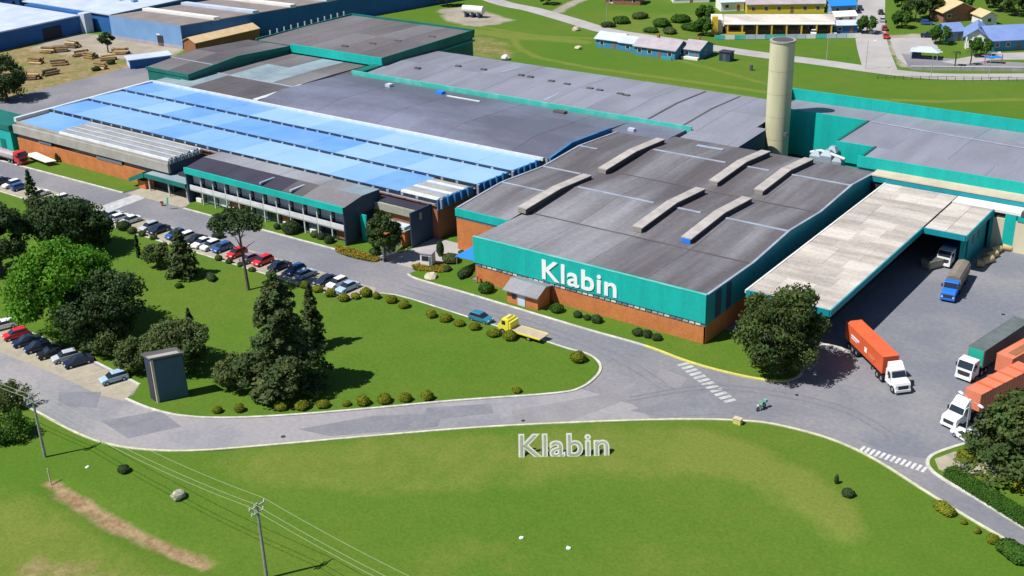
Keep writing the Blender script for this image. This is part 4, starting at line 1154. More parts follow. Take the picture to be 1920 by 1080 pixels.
def clumps(cc, cr, per, leaf, up=.25, v=.28):
    """leaves on the outsides of many small clumps"""
    n = len(cc)
    d = NR.normal(size=(n * per, 3)); d /= np.linalg.norm(d, axis=1, keepdims=True)
    rr = np.repeat(cr, per)[:, None] * NR.uniform(.55, 1.08, (n * per, 1))
    C = np.repeat(cc, per, 0) + d * rr * np.array([1, 1, .78])
    N = d + NR.normal(size=d.shape) * .55 + np.array([0, 0, up]); N /= np.linalg.norm(N, axis=1, keepdims=True)
    ct = np.repeat(tints(n, v), per, 0) * tints(n * per, .16)
    return C, N, leaf * NR.uniform(.6, 1.25, n * per), ct
def broad_crown(r, rz, zc, m, nc=90, per=70, leaf=.36, cr=.26, low=-.75, seed=0, lumps=5, v=.28):
    global NR
    NR = np.random.RandomState(seed + 100)
    cc = []
    lob = NR.normal(size=(lumps, 3)); lob /= np.linalg.norm(lob, axis=1, keepdims=True)
    while len(cc) < nc:
        d = NR.normal(size=3); d /= np.linalg.norm(d)
        if d[2] < low: continue
        k = .74 + .26 * np.max(lob @ d)
        q = NR.uniform(.50, 1.0) ** .6
        cc.append(d * q * k * np.array([r, r, rz]))
    cc = np.array(cc) + np.array([0, 0, zc])
    leaf *= .70; per = int(per * 1.8)
    return leaf_mesh('crown', *clumps(cc, NR.uniform(.7, 1.25, nc) * r * cr, per, leaf, v=v), m)
def conifer_crown(r, h, z0, m, levels=13, nb=8, per=26, leaf=.42, droop=.28, seed=0, power=.75, gap=.12):
    global NR
    NR = np.random.RandomState(seed + 300)
    C, N, Sz, T = [], [], [], []
    for i in range(levels):
        f = i / (levels - 1)
        z = z0 + (h - z0) * f
        rr = r * max(.10, (1 - f) ** power) * NR.uniform(.85, 1.1)
        for b in range(nb):
            a = 2 * math.pi * (b + NR.uniform(-.4, .4)) / nb + i * .7
            if NR.rand() < gap: continue
            L = rr * NR.uniform(.65, 1.12)
            bt = tints(1, .3)[0]
            k = max(6, int(per * (.4 + .6 * rr / r)))
            u = NR.uniform(.12, 1, k) ** .75
            side = NR.normal(size=k) * .16 * L * (1.1 - u * .6)
            x = u * L * math.cos(a) - side * math.sin(a)
            y = u * L * math.sin(a) + side * math.cos(a)
            zz = z - droop * L * u ** 1.6 + NR.normal(size=k) * .18 + .10 * L * u
            C.append(np.stack([x, y, zz], 1))
            nn = np.stack([np.full(k, math.cos(a) * .5), np.full(k, math.sin(a) * .5), np.full(k, .8)], 1) + NR.normal(size=(k, 3)) * .5
            N.append(nn / np.linalg.norm(nn, axis=1, keepdims=True))
            Sz.append(leaf * NR.uniform(.6, 1.3, k))
            T.append(bt * tints(k, .15))
    return leaf_mesh('crown', np.concatenate(C), np.concatenate(N), np.concatenate(Sz), np.concatenate(T), m)
def trunk_mb(h, r, limbs=6, spread=3.0, z1=None, seed=0, lean=(0, 0)):
    q = random.Random(seed)
    mb = MB()
    z1 = z1 or h
    mb.tube([(0, 0, -.1), (lean[0] * .3 + .06 * r, lean[1] * .3, h * .3), (lean[0] * .65, lean[1] * .65 + .1 * r, h * .65), (lean[0], lean[1], h)], [r * 1.25, r, r * .8, r * .35], 8)
    for i in range(limbs):
        a = 2 * math.pi * i / limbs + q.uniform(-.4, .4)
        f = q.uniform(.45, .9)
        z = h * f
        L = spread * q.uniform(.6, 1)
        bxp, byp = lean[0] * f, lean[1] * f
        mb.tube([(bxp, byp, z), (bxp + L * .5 * math.cos(a), byp + L * .5 * math.sin(a), z + L * .35), (bxp + L * math.cos(a), byp + L * math.sin(a), z + L * .55)], [r * .45, r * .3, r * .1], 5)
    return mb
def tree(name, label, px, crown, th, tr, limbs=6, spread=3.0, seed=0, lean=(0, 0), group=None, cat='tree', z=.1):
    p = S(*px)
    o = thing(name, label, cat, (p.x, p.y, z), 0, group)
    loc_part(trunk_mb(th, tr, limbs, spread, seed=seed, lean=lean), 'trunk', 'bark', o)
    c = inst('crown', crown, o, (lean[0], lean[1], 0))
    return o
tree('broadleaf_tree', 'big bright green broadleaf tree behind the lower row of parked cars', (124, 630), broad_crown(8.8, 7.4, 9.2, 'leaf_bright', 150, 80, .40, .22, -.8, 1), 9, .5, 8, 5, 1)
tree('dark_tree', 'dark round tree touching the right side of the bright green tree', (202, 643), broad_crown(6.6, 6.0, 6.6, 'leaf_dark', 110, 75, .36, .25, -.85, 2), 7, .4, 7, 4, 2)
tree('dark_tree', 'wide dark olive tree beside the front road, above the bright green tree', (128, 480), broad_crown(7.2, 4.8, 6.4, 'leaf_dark', 120, 75, .38, .24, -.6, 3), 6, .45, 7, 4, 3)
tree('dark_tree', 'dark tree spreading right of the wide olive one near the crossing', (176, 470), broad_crown(4.6, 3.2, 4.4, 'leaf_dark', 70, 70, .34, .26, -.7, 23), 4, .3, 6, 3, 13)
tree('dark_tree', 'nearly black tree cut by the left edge above the parked cars', (2, 512), broad_crown(5.8, 7.0, 7.4, 'leaf_dark', 110, 70, .36, .25, -.9, 4), 7, .45, 6, 4, 4)
tree('spruce_tree', 'slim grey-green spruce standing by the front road at the left', (66, 398), conifer_crown(2.3, 8.8, .8, 'leaf_pine', 12, 7, 20, .34, .2, 5), 8, .16, 0, 0, 5)
tree('pine_tree', 'tall dark ragged pine casting a wide shadow in the middle of the lawn', (536, 735), conifer_crown(7.0, 18.6, 1.4, 'leaf_pine', 16, 10, 150, .31, .20, 6, .55, .22), 17.5, .42, 0, 0, 6)
tree('pine_tree', 'shorter slim pine right behind the tall ragged pine', (590, 652), conifer_crown(2.7, 10.6, 1.2, 'leaf_pine', 13, 8, 50, .26, .22, 7, .7, .12), 10, .25, 0, 0, 7)
tree('olive_shrub_tree', 'low olive tree at the left foot of the tall pine', (448, 728), broad_crown(3.3, 2.3, 2.6, 'leaf_olive', 60, 60, .30, .28, -.7, 8), 2.6, .2, 5, 1.5, 8)
tree('olive_shrub_tree', 'broad olive-brown tree right behind the tall blue-grey shed', (334, 690), broad_crown(4.9, 3.6, 4.0, 'leaf_olive', 90, 70, .32, .26, -.75, 9), 4, .3, 6, 3, 9)
tree('olive_shrub_tree', 'olive shrub tree left of the broad one beside the shed', (262, 693), broad_crown(3.2, 2.5, 2.7, 'leaf_olive', 60, 60, .30, .28, -.8, 10), 2.6, .22, 5, 2, 10)
tree('olive_shrub_tree', 'olive shrub tree at the right foot of the dark round tree', (206, 660), broad_crown(3.7, 2.8, 3.0, 'leaf_olive', 65, 65, .30, .27, -.8, 11), 3, .24, 5, 2, 11)
tree('mixed_pine', 'grey-green pine with a bushy foot on the lawn below the parked cars', (345, 520), conifer_crown(3.6, 8.8, .8, 'leaf_pine', 13, 9, 56, .27, .2, 12, .6, .15), 8, .25, 0, 0, 12)
tree('brown_shrub_tree', 'small brownish round tree left of the bushy grey-green pine', (296, 503), broad_crown(2.4, 2.3, 2.5, 'leaf_olive', 45, 55, .28, .3, -.8, 13), 2.4, .18, 4, 1.4, 13)
tree('umbrella_tree', 'flat-topped tree on a tall thin leaning trunk before the front road', (466, 545), broad_crown(4.5, 1.7, 12.4, 'leaf_dark', 46, 60, .34, .26, -.5, 14), 12.0, .26, 7, 3.6, 14, (-1.2, .5))
tree('round_tree', 'large dark green round tree on the grass corner before the loading dock', (1462, 698), broad_crown(6.1, 6.6, 7.0, 'leaf_round', 150, 75, .34, .23, -.92, 15, 6), 6.5, .45, 7, 4, 15)
tree('cedar_tree', 'dark layered cedar at the lower right beside the parked lorries', (1906, 878), conifer_crown(7.4, 11.0, 2.0, 'leaf_round', 14, 11, 130, .27, .16, 16, .42, .08), 10, .45, 0, 0, 16)
tree('young_tree', 'upright green tree at the right end of the office', (722, 489), broad_crown(3.0, 4.2, 5.4, 'leaf_palm', 80, 60, .30, .27, -.9, 17, 4, .45), 5.5, .22, 5, 2, 17)
tree('dark_tree', 'dark tree beside the timber yard at the far left edge', (14, 188), broad_crown(6.0, 5.6, 6.2, 'leaf_dark', 90, 60, .42, .26, -.9, 18), 6, .35, 6, 3, 18)
tree('thicket_shrub', 'greyish thin shrub at the left edge below the lower road', (22, 762), broad_crown(3.0, 1.8, 2.0, 'leaf_olive', 38, 40, .26, .3, -.8, 19), 2, .12, 6, 1.6, 19, z=-.05)
tree('thicket_shrub', 'green scrub bush beside the left power pole', (20, 818), broad_crown(2.9, 1.7, 1.6, 'leaf_green', 38, 40, .26, .3, -.8, 20), 1.6, .12, 6, 1.4, 20, z=-.05)
cyp = conifer_crown(.75, 3.1, .2, 'leaf_cypress', 9, 7, 16, .24, .1, 21, .45, 0)
tree('cypress', 'small dark cypress alone on the lawn above the shed', (357, 615), cyp, 2.6, .1, 0, 0, 21)
tree('cypress', 'thin dark cypress on the lawn below the white parked cars', (261, 484), conifer_crown(.5, 4.3, .2, 'leaf_cypress', 10, 6, 12, .22, .1, 22, .35, 0), 3.6, .08, 0, 0, 22)

# clipped bushes: a few shared shapes, every bush its own thing
def bush_mesh(r, m, seed, flat=.82, n=1300, leaf=.075):
    global NR
    NR = np.random.RandomState(seed + 500)
    d = NR.normal(size=(n, 3)); d[:, 2] = np.abs(d[:, 2]) - .25; d /= np.linalg.norm(d, axis=1, keepdims=True)
    k = 1 + .08 * np.sin(d[:, :1] * 5 + seed) * np.cos(d[:, 1:2] * 4)
    C = d * k * r * np.array([1, 1, flat]) * NR.uniform(.86, 1.03, (n, 1)) + np.array([0, 0, r * flat * .62])
    N = d + NR.normal(size=d.shape) * .45; N /= np.linalg.norm(N, axis=1, keepdims=True)
    return leaf_mesh('foliage', C, N, leaf * r * NR.uniform(.9, 1.8, n), tints(n, .3), m)
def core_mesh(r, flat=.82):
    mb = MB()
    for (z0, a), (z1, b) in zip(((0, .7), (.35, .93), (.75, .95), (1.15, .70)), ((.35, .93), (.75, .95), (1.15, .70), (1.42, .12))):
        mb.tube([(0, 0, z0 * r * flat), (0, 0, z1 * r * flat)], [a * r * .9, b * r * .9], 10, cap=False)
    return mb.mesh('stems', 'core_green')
BM_ = {k: [bush_mesh(1.0, m, s) for s in (1, 2, 3)] for k, m in (('t', 'leaf_topiary'), ('g', 'leaf_green'), ('d', 'leaf_dark'), ('o', 'leaf_olive'))}
CORE = core_mesh(1.0)
def bush(px, r, kind, label, group, sc=(1, 1, 1), name='clipped_bush', z=.12, rz=None):
    p = S(*px)
    o = thing(name, label, 'bush', (p.x, p.y, z), 0, group)
    a = R.uniform(0, 6) if rz is None else rz
    k = r * R.uniform(.84, 1.12)
    sc = (sc[0] * R.uniform(.88, 1.14), sc[1] * R.uniform(.88, 1.1), sc[2] * R.uniform(.82, 1.12))
    inst('foliage', R.choice(BM_[kind]), o, (0, 0, 0), a, scale=(k * sc[0], k * sc[1], k * sc[2]))
    inst('stems', CORE, o, (0, 0, 0), a, scale=(k * sc[0], k * sc[1], k * sc[2]))
    return o
ORD = ['first', 'second', 'third', 'fourth', 'fifth', 'sixth', 'seventh', 'eighth', 'ninth', 'tenth', 'eleventh', 'twelfth', 'thirteenth', 'fourteenth', 'fifteenth', 'sixteenth',
       'seventeenth', 'eighteenth', 'nineteenth', 'twentieth', 'twenty-first', 'twenty-second', 'twenty-third', 'twenty-fourth', 'twenty-fifth', 'twenty-sixth']
for i, (x, y, r) in enumerate(((408, 774, .92), (449, 772, .85), (527, 768, 1.0), (567, 767, 1.1), (606, 764, 1.0), (650, 761, .6), (681, 759, .95), (721, 755, 1.0), (760, 752, .9), (801, 749, .9), (969, 736, .55))):
    bush((x, y), r, 't', 'yellow-green clipped bush, %s from left along the lower road' % ORD[i], 'bushes along the lower road')
for i, (x, y, r) in enumerate(((571, 540, .85), (596, 547, .95), (620, 556, .95), (645, 564, .95), (667, 560, .95), (687, 556, .95), (706, 560, .85), (734, 568, .9), (757, 577, 1.05), (809, 595, 1.0),
                               (835, 602, 1.0), (861, 611, 1.05), (890, 618, .9), (925, 630, 1.0), (956, 637, 1.0), (1084, 678, 1.15))):
    bush((x, y), r, 't', 'round yellow-green bush, %s from left along the front road verge' % ORD[i], 'bushes along the front road verge')
for i, (x, y, r, kd) in enumerate(((233, 431, 1.3, 'd'), (249, 438, .9, 'o'), (267, 443, .9, 'o'), (288, 449, .8, 'o'), (410, 488, .8, 'o'), (430, 494, .75, 'o'), (451, 500, .7, 'o'), (473, 509, .7, 'o'))):
    bush((x, y), r, kd, 'dull low bush, %s from left at the noses of the parked cars' % ORD[i], 'bushes below the parked cars')
for i, (x, y, r, kd) in enumerate(((520, 430, .9, 'd'), (547, 437, 1.5, 'd'), (592, 444, .9, 'o'), (603, 448, 1.0, 'd'), (618, 456, 1.1, 'd'))):
    bush((x, y), r, kd, 'dark bush, %s from left on the lawn before the office' % ORD[i], 'bushes before the office')
for i, (x, y, r, kd) in enumerate(((912, 548, 1.15, 'g'), (1044, 585, 1.35, 'g'), (1083, 595, .75, 'd'), (1101, 600, .75, 'd'), (1119, 605, .85, 'd'), (1196, 629, .9, 'd'), (1214, 633, .9, 'd'), (1231, 638, .9, 'd'))):
    bush((x, y), r, kd, 'green bush, %s from left along the brick base of the lettered hall' % ORD[i], 'bushes along the brick base')
bush((1811, 866), 1.15, 't', 'yellow-green bush on the lawn tip by the exit crossing', 'bushes by the exit road')
bush((1838, 910), 1.1, 't', 'rusty green bush behind the long hedge', 'bushes by the exit road')
bush((1914, 921), 1.1, 't', 'yellow-green bush cut by the right edge behind the hedge', 'bushes by the exit road')
bush((1770, 958), 1.0, 't', 'long bright clipped bush below the exit road', 'bushes below the exit road', (1.9, .95, .9), rz=-.50, z=0)
bush((1806, 981), .45, 't', 'tiny bush just right of the long clipped bush', 'bushes below the exit road', z=0)
bush((1832, 998), .5, 't', 'small bush midway along the verge below the exit road', 'bushes below the exit road', z=0)
bush((1861, 1016), .8, 't', 'round bright bush left of the dark one by the exit road', 'bushes below the exit road', z=0)
bush((1900, 1042), 1.3, 'g', 'big dark green bush at the lower right corner', 'bushes below the exit road', (1.6, 1, .95), rz=-.5, z=0)
bush((233, 884), .85, 'd', 'dark bush alone on the rough grass left of the power lines', None, name='wild_bush', z=-.05)
bush((1590, 928), .75, 'd', 'dark tuft on the yellowed grass at the right', None, name='wild_bush', z=-.05)
bush((1568, 906), .5, 'o', 'small rust-coloured shrub above the dark tuft', None, name='wild_bush', sc=(.6, .6, 1.9), z=-.05)
bush((336, 540), .7, 'g', 'low green bush on the lawn under the grey-green pine', None)
bush((396, 524), 1.2, 'd', 'flat dark bush on the lawn right of the grey-green pine', None, (1.5, .8, .8))
bush((410, 446), 1.0, 'd', 'dark bush at the road edge above the white parked cars', None, (1.4, .9, .8))
# hedge
ha, hb = S(1778, 892, 0), S(1960, 1006, 0)
hd = (hb - ha); hl = hd.length; hang = math.atan2(hd.y, hd.x)
hg = thing('hedge', 'long clipped dark green hedge along the exit road', 'hedge', (ha.x, ha.y, .12), hang)
NR = np.random.RandomState(77)
n_ = 11000
hx = NR.uniform(0, hl, n_); wv = NR.uniform(-1, 1, n_); top = NR.rand(n_) < .45
C_ = np.stack([hx, np.where(top, wv * .8, np.sign(wv) * .85), np.where(top, 1.15, NR.uniform(.05, 1.15, n_))], 1) + NR.normal(size=(n_, 3)) * .07
N_ = np.stack([np.zeros(n_), np.where(top, 0, np.sign(wv)), np.where(top, 1., .2)], 1) + NR.normal(size=(n_, 3)) * .4
N_ /= np.linalg.norm(N_, axis=1, keepdims=True)
inst('foliage', leaf_mesh('foliage', C_, N_, NR.uniform(.07, .14, n_), tints(n_, .25), 'leaf_green'), hg)
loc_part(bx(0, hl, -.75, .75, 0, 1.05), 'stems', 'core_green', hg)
# flower beds: low plants scattered over the bed
def bed(pxs, label):
    global NR
    NR = np.random.RandomState(len(pxs) + int(pxs[0][0]))
    pl = [(p.x, p.y) for p in poly_smooth(pxs, 3)]
    X = NR.uniform(min(p[0] for p in pl), max(p[0] for p in pl), 5000); Y = NR.uniform(min(p[1] for p in pl), max(p[1] for p in pl), 5000)
    k = inside(pl, X, Y)
    C = np.stack([X[k], Y[k], NR.uniform(.14, .42, k.sum())], 1)
    N = NR.normal(size=C.shape) * .6 + np.array([0, 0, 1.]); N /= np.linalg.norm(N, axis=1, keepdims=True)
    o = bpy.data.objects.new('flower_bed', leaf_mesh('flower_bed', C, N, NR.uniform(.08, .2, len(C)), tints(len(C), .35), 'leaf_flower'))
    COL.objects.link(o)
    tag(o, label, 'flower bed')
bed([(628, 462), (660, 468), (690, 478), (712, 486), (700, 492), (660, 484), (632, 474)], 'orange-yellow flower bed at the right foot of the office')
bed([(772, 500), (800, 494), (835, 500), (832, 512), (800, 510), (778, 508)], 'yellow flower bed on the rounded lawn corner by the driveway')
NR = np.random.RandomState(5)
# ================================================================ VEHICLES
def bev(me, w_=.05, seg=2):
    bm = bmesh.new(); bm.from_mesh(me)
    bmesh.ops.bevel(bm, geom=[e for e in bm.edges if e.calc_face_angle(0) > .3], offset=w_, segments=seg, affect='EDGES', profile=.6)
    bm.to_mesh(me); bm.free()
    return me
def tumble(mb, z0, k):
    mb.v = [(x, y * (1 - k * max(0, z - z0)), z) for x, y, z in mb.v]
    return mb
def car_set(kind):
    d = {}
    if kind == 'hatch':
        prof = [(2.0, .30), (2.04, .62), (1.85, .80), (.98, .96), (-1.85, 1.0), (-2.0, .80), (-2.0, .30)]
        gb, gt = (1.05, -1.9), (.28, -1.55)
        L = 2.0
    elif kind == 'sedan':
        prof = [(2.2, .30), (2.24, .60), (2.05, .78), (1.05, .94), (-1.45, .98), (-2.15, .92), (-2.22, .70), (-2.2, .30)]
        gb, gt = (1.1, -1.6), (.32, -.95)
        L = 2.2
    else:   # pickup
        prof = [(2.4, .38), (2.42, .80), (2.25, .98), (1.2, 1.10), (-2.3, 1.14), (-2.42, 1.0), (-2.4, .38)]
        gb, gt = (1.2, -.9), (.55, -.65)
        L = 2.4
    hw = .86 if kind != 'pickup' else .9
    z0 = prof[3][1]
    zt = 1.47 if kind != 'pickup' else 1.68
    d['body'] = bev(tumble(MB().prism([(x, z) for x, z in prof], 'y', -hw, hw), .62, .12).mesh('body', 'car_white'), .07)
    def gh(a, b, za, zb, ya, yb):
        return MB().add([(a[0], -ya, za), (a[0], ya, za), (a[1], ya, za), (a[1], -ya, za), (b[0], -yb, zb), (b[0], yb, zb), (b[1], yb, zb), (b[1], -yb, zb)],
                        [(0, 3, 2, 1), (4, 5, 6, 7), (0, 1, 5, 4), (1, 2, 6, 5), (2, 3, 7, 6), (3, 0, 4, 7)])
    d['windows'] = gh(gb, gt, z0 - .03, zt, hw * .93, hw * .74).mesh('windows', 'car_glass')
    d['roof'] = bev(gh((gt[0] + .05, gt[1] - .05), (gt[0] - .12, gt[1] + .12), zt - .02, zt + .06, hw * .77, hw * .66).mesh('roof', 'car_white'), .02, 1)
    wh = MB().tube([(0, -.1, 0), (0, .1, 0)], .32, 14).mesh('wheel', 'tyre')
    d['wheel'] = wh
    d['rim'] = MB().tube([(0, -.115, 0), (0, .115, 0)], .19, 8).mesh('rim', 'rim')
    d['headlight'] = bx(-.06, .06, -.18, .18, -.08, .08).mesh('headlight', 'lamp_lens')
    d['tail'] = bx(-.05, .05, -.12, .12, -.12, .12).mesh('tail_light', 'tail_red')
    d['plate'] = bx(-.02, .02, -.2, .2, -.06, .06).mesh('number_plate', 'concrete')
    d['geo'] = (L, hw, z0)
    return d
CARS = {k: car_set(k) for k in ('hatch', 'sedan', 'pickup')}
def car(loc, heading, colour, kind, label, group=None, z=.02):
    d = CARS[kind]
    L, hw, z0 = d['geo']
    o = thing('car', label, 'car', (loc[0], loc[1], z), heading, group)
    c = 'car_' + colour
    inst('body', d['body'], o, m=c)
    inst('windows', d['windows'], o)
    inst('roof', d['roof'], o, m=c)
    for sx in (.62, -.62):
        for sy in (-1, 1):
            w_ = inst('wheel', d['wheel'], o, (sx * L, sy * (hw - .08), .32))
            inst('rim', d['rim'], w_)
    for sy in (-1, 1):
        inst('headlight', d['headlight'], o, (L - .03, sy * .58, .66))
        inst('tail_light', d['tail'], o, (-L + .03, sy * .68, .78))
    inst('number_plate', d['plate'], o, (-L - .01, 0, .55))
    return o
CW = {'white': 'white', 'silver': 'silver grey', 'navy': 'dark navy', 'black': 'black', 'blue': 'blue', 'red': 'red', 'mauve': 'mauve grey', 'lightblue': 'pale blue', 'teal': 'teal blue'}
row = [(-240.5, 'navy', 's'), (-236.6, 'white', 'h'), (-233.6, 'blue', 'h'), (-226, 'white', 's'), (-219, 'white', 'h'), (-212.6, 'navy', 's'),
       (-201.4, 'silver', 's'), (-198.5, 'white', 'h'), (-195.6, 'white', 's'), (-189.3, 'silver', 'h'), (-186.5, 'navy', 's'), (-181.6, 'blue', 'h'), (-178.9, 'white', 'h'),
       (-175.9, 'black', 's'), (-173.6, 'white', 's'), (-171.2, 'white', 'h'), (-168.6, 'blue', 'h'), (-164.2, 'red', 'h'), (-160.1, 'mauve', 's'), (-157.3, 'red', 'h'),
       (-153.0, 'navy', 's'), (-149.2, 'blue', 'h'), (-146.3, 'lightblue', 'h'), (-141.2, 'navy', 's'), (-138.7, 'white', 'h'), (-136.0, 'lightblue', 's')]
for i, (x, c, k) in enumerate(row):
    fw = R.choice((1, -1, -1))
    car((x, 133.3 + R.uniform(-.25, .25)), fw * math.pi / 2 + R.uniform(-.03, .03) - .07, c, 'hatch' if k == 'h' else 'sedan',
        '%s %s, %s car from the left in the row along the front road' % (CW[c], 'hatchback' if k == 'h' else 'saloon', ORD[i]), 'cars parked along the front road')
row2 = [(-173.2, 91.2, 'white', 'h'), (-168.4, 90.3, 'red', 'h'), (-164.8, 89.9, 'navy', 's'), (-161.5, 89.6, 'navy', 'h'), (-157.9, 89.7, 'black', 's'), (-154.7, 90.0, 'silver', 'h'), (-151.8, 90.2, 'navy', 's'), (-142.6, 89.9, 'lightblue', 'h')]
for i, (x, y, c, k) in enumerate(row2):
    car((x, y), math.atan2(-3.8, -1.4) + R.uniform(-.03, .03), c, 'hatch' if k == 'h' else 'sedan',
        '%s %s, %s from the left in the row by the lower road' % (CW[c], 'hatchback' if k == 'h' else 'saloon', ORD[i]), 'cars parked by the lower road')
p = S(902, 602)
car((p.x, p.y), 0, 'teal', 'hatch', 'teal blue hatchback parked before the yellow tow truck')
p = S(1812, 826)
car((p.x, p.y), 2.6, 'white', 'sedan', 'white car half hidden under the cedar beside the lorries', z=.02)

# ---- lorries: local x forward, ground z=0
TW = MB().tube([(0, -.16, 0), (0, .16, 0)], .52, 16).mesh('wheel', 'tyre')
TRIM = MB().tube([(0, -.175, 0), (0, .175, 0)], .28, 10).mesh('rim', 'rim')
def twheels(o, xs, hw=1.08, r=1.0, z=.52):
    for x in xs:
        for s_ in (-1, 1):
            w_ = inst('wheel', TW, o, (x, s_ * hw, z), scale=(r, 1, r))
            inst('rim', TRIM, w_)
def cab(o, x, colour, nose, deflector=True):
    """cab whose rear wall is at local x; returns front x"""
    c = 'car_' + colour
    if nose:
        loc_part(MB().prism([(x, .75), (x, 2.75), (x + .25, 2.9), (x + 1.35, 2.85), (x + 1.75, 1.95), (x + 3.0, 1.72), (x + 3.15, 1.4), (x + 3.15, .7)], 'y', -1.12, 1.12), 'cab', c, o)
        bev(o.children[-1].data, .07)
        loc_part(MB().add([(x + 1.40, -1.0, 2.74), (x + 1.40, 1.0, 2.74), (x + 1.77, 1.05, 1.99), (x + 1.77, -1.05, 1.99), (x + 1.36, -1.0, 2.70), (x + 1.36, 1.0, 2.70)], [(0, 1, 2, 3), (0, 4, 5, 1)]), 'windscreen', 'car_glass', o)
        o.children[-1].location.x += .03; o.children[-1].location.z += .03
        loc_part(bx(x + 3.12, x + 3.22, -.75, .75, .85, 1.35), 'grille', 'chassis', o)
        loc_part(bx(x + 3.0, x + 3.3, -1.15, 1.15, .42, .78), 'bumper', c, o)
        hx = x + 3.16; fx = x + 2.3; wx0, wx1 = x + .55, x + 1.3
        for s_ in (-1, 1): loc_part(bx(x + 1.7, x + 3.1, s_ * 1.02 - .12, s_ * 1.02 + .12, .95, 1.2), 'mudguard', c, o)
    else:
        loc_part(MB().prism([(x, .75), (x, 3.0), (x + .2, 3.15), (x + 1.6, 3.05), (x + 2.05, 1.9), (x + 2.12, .7)], 'y', -1.2, 1.2), 'cab', c, o)
        bev(o.children[-1].data, .07)
        loc_part(MB().add([(x + 1.66, -1.08, 2.95), (x + 1.66, 1.08, 2.95), (x + 2.05, 1.1, 1.98), (x + 2.05, -1.1, 1.98)], [(0, 1, 2, 3)]), 'windscreen', 'car_glass', o)
        o.children[-1].location.x += .03; o.children[-1].location.z += .02
        loc_part(bx(x + 2.1, x + 2.16, -.9, .9, .95, 1.6), 'grille', 'chassis', o)
        loc_part(bx(x + 2.0, x + 2.25, -1.2, 1.2, .4, .75), 'bumper', c, o)
        hx = x + 2.15; fx = x + 1.2; wx0, wx1 = x + .7, x + 1.55
    for s_ in (-1, 1):
        loc_part(bx(wx0, wx1, s_ * 1.19 - .03 if not nose else s_ * 1.115 - .03, s_ * 1.19 + .03 if not nose else s_ * 1.115 + .03, 1.95, 2.6), 'side_window', 'car_glass', o)
        loc_part(bx(hx - .03, hx + .04, s_ * .85 - .16, s_ * .85 + .16, .82, 1.02), 'headlight', 'lamp_lens', o)
        loc_part(bx(wx1 + .15, wx1 + .25, s_ * 1.36 - .12, s_ * 1.36 + .12, 1.9, 2.5), 'mirror', 'chassis', o)
    if deflector:
        loc_part(MB().prism([(x + .05, 2.85), (x + .05, 3.75), (x + .5, 3.75), (x + 1.4, 2.9)], 'y', -1.0, 1.0), 'wind_deflector', c, o)
    loc_part(bx(x - 3.0, x + (2.9 if nose else 1.9), -.42, .42, .55, .95), 'chassis', 'chassis', o)
    twheels(o, (fx,), 1.0)
    twheels(o, (x - 1.1, x - 2.3), 1.0)
    return fx
def container(o, x0, x1, m, z0=1.35, z1=3.98, ribs=True, roofm=None):
    b_ = loc_part(bx(x0, x1, -1.2, 1.2, z0, z1), 'container', m, o)
    if ribs:
        n = int((x1 - x0) / .62)
        rm = bx(-.16, .16, -.03, .03, 0, z1 - z0 - .3).mesh('rib', m)
        for i in range(n):
            for s_ in (-1, 1): inst('rib', rm, b_, (x0 + .45 + i * .62, s_ * 1.215, z0 + .15))
    for s_ in (-1, 1): loc_part(bx(x0, x1, s_ * 1.21 - .04, s_ * 1.21 + .04, z1 - .12, z1 + .02), 'top_rail', m, b_)
    if roofm: loc_part(bx(x0 + .05, x1 - .05, -1.14, 1.14, z1 + .003, z1 + .04), 'roof', roofm, b_)
    return b_
def trailer_gear(o, x0, x1):
    loc_part(bx(x0, x1, -.5, .5, .95, 1.33), 'trailer_frame', 'chassis', o)
    twheels(o, (x0 + 1.4, x0 + 2.65, x0 + 3.9), 1.0)
    for s_ in (-1, 1): loc_part(bx(x1 - 3.6, x1 - 3.4, s_ * .8 - .06, s_ * .8 + .06, .1, 1.0), 'landing_leg', 'chassis', o)
# orange container lorry
a_, b_, c_, d_ = [S(*q, 4.0) for q in ((1587, 604), (1657, 670), (1686, 666), (1617, 600))]
fc = (b_ + c_) / 2; rc = (a_ + d_) / 2
hdg = math.atan2(fc.y - rc.y, fc.x - rc.x)
t = thing('container_lorry', 'white lorry hauling an orange container, leaving the yard', 'lorry', (fc.x, fc.y, .02), hdg)
container(t, -12.0, 0, 'orange'); trailer_gear(t, -12.0, -.3); cab(t, .9, 'white', True)
logo = thing  # (print on the container side)
for k_, (u, wz, uw, uh, m_) in enumerate(((-8.6, 2.75, 2.6, .30, 'letter_white'), (-8.9, 2.35, 1.9, .16, 'letter_white'), (-5.2, 2.55, .75, .75, 'letter_white'), (-3.2, 2.45, 2.2, .26, 'salmon'), (-3.4, 2.1, 1.5, .14, 'salmon'))):
    for s_ in (-1,):
        loc_part(bx(u - uw / 2, u + uw / 2, s_ * 1.265 - .01, s_ * 1.265 + .01, wz - uh / 2, wz + uh / 2), 'side_print', m_, t)
# green-fronted tarp lorry
a_, b_ = S(1819, 647, 4.1), S(1845, 660, 4.1)
fc = (a_ + b_) / 2
fw = Vector((-.19, -.98, 0)).normalized()
t = thing('tarp_lorry', 'white cab lorry with a long grey tarpaulin trailer and green front board', 'lorry', (fc.x, fc.y, .02), math.atan2(fw.y, fw.x))
container(t, -13.6, 0, 'tarp_grey', 1.3, 4.1, False); loc_part(bx(.0, .06, -1.1, 1.1, 1.6, 4.0), 'front_board', 'trailer_green', t)
for i in range(9): loc_part(bx(-13 + i * 1.55, -12.9 + i * 1.55, -1.23, 1.23, 4.08, 4.14), 'tarp_hoop', 'tarp_grey', t.children[0])
trailer_gear(t, -13.6, -.3); cab(t, 1.0, 'white', False, False)
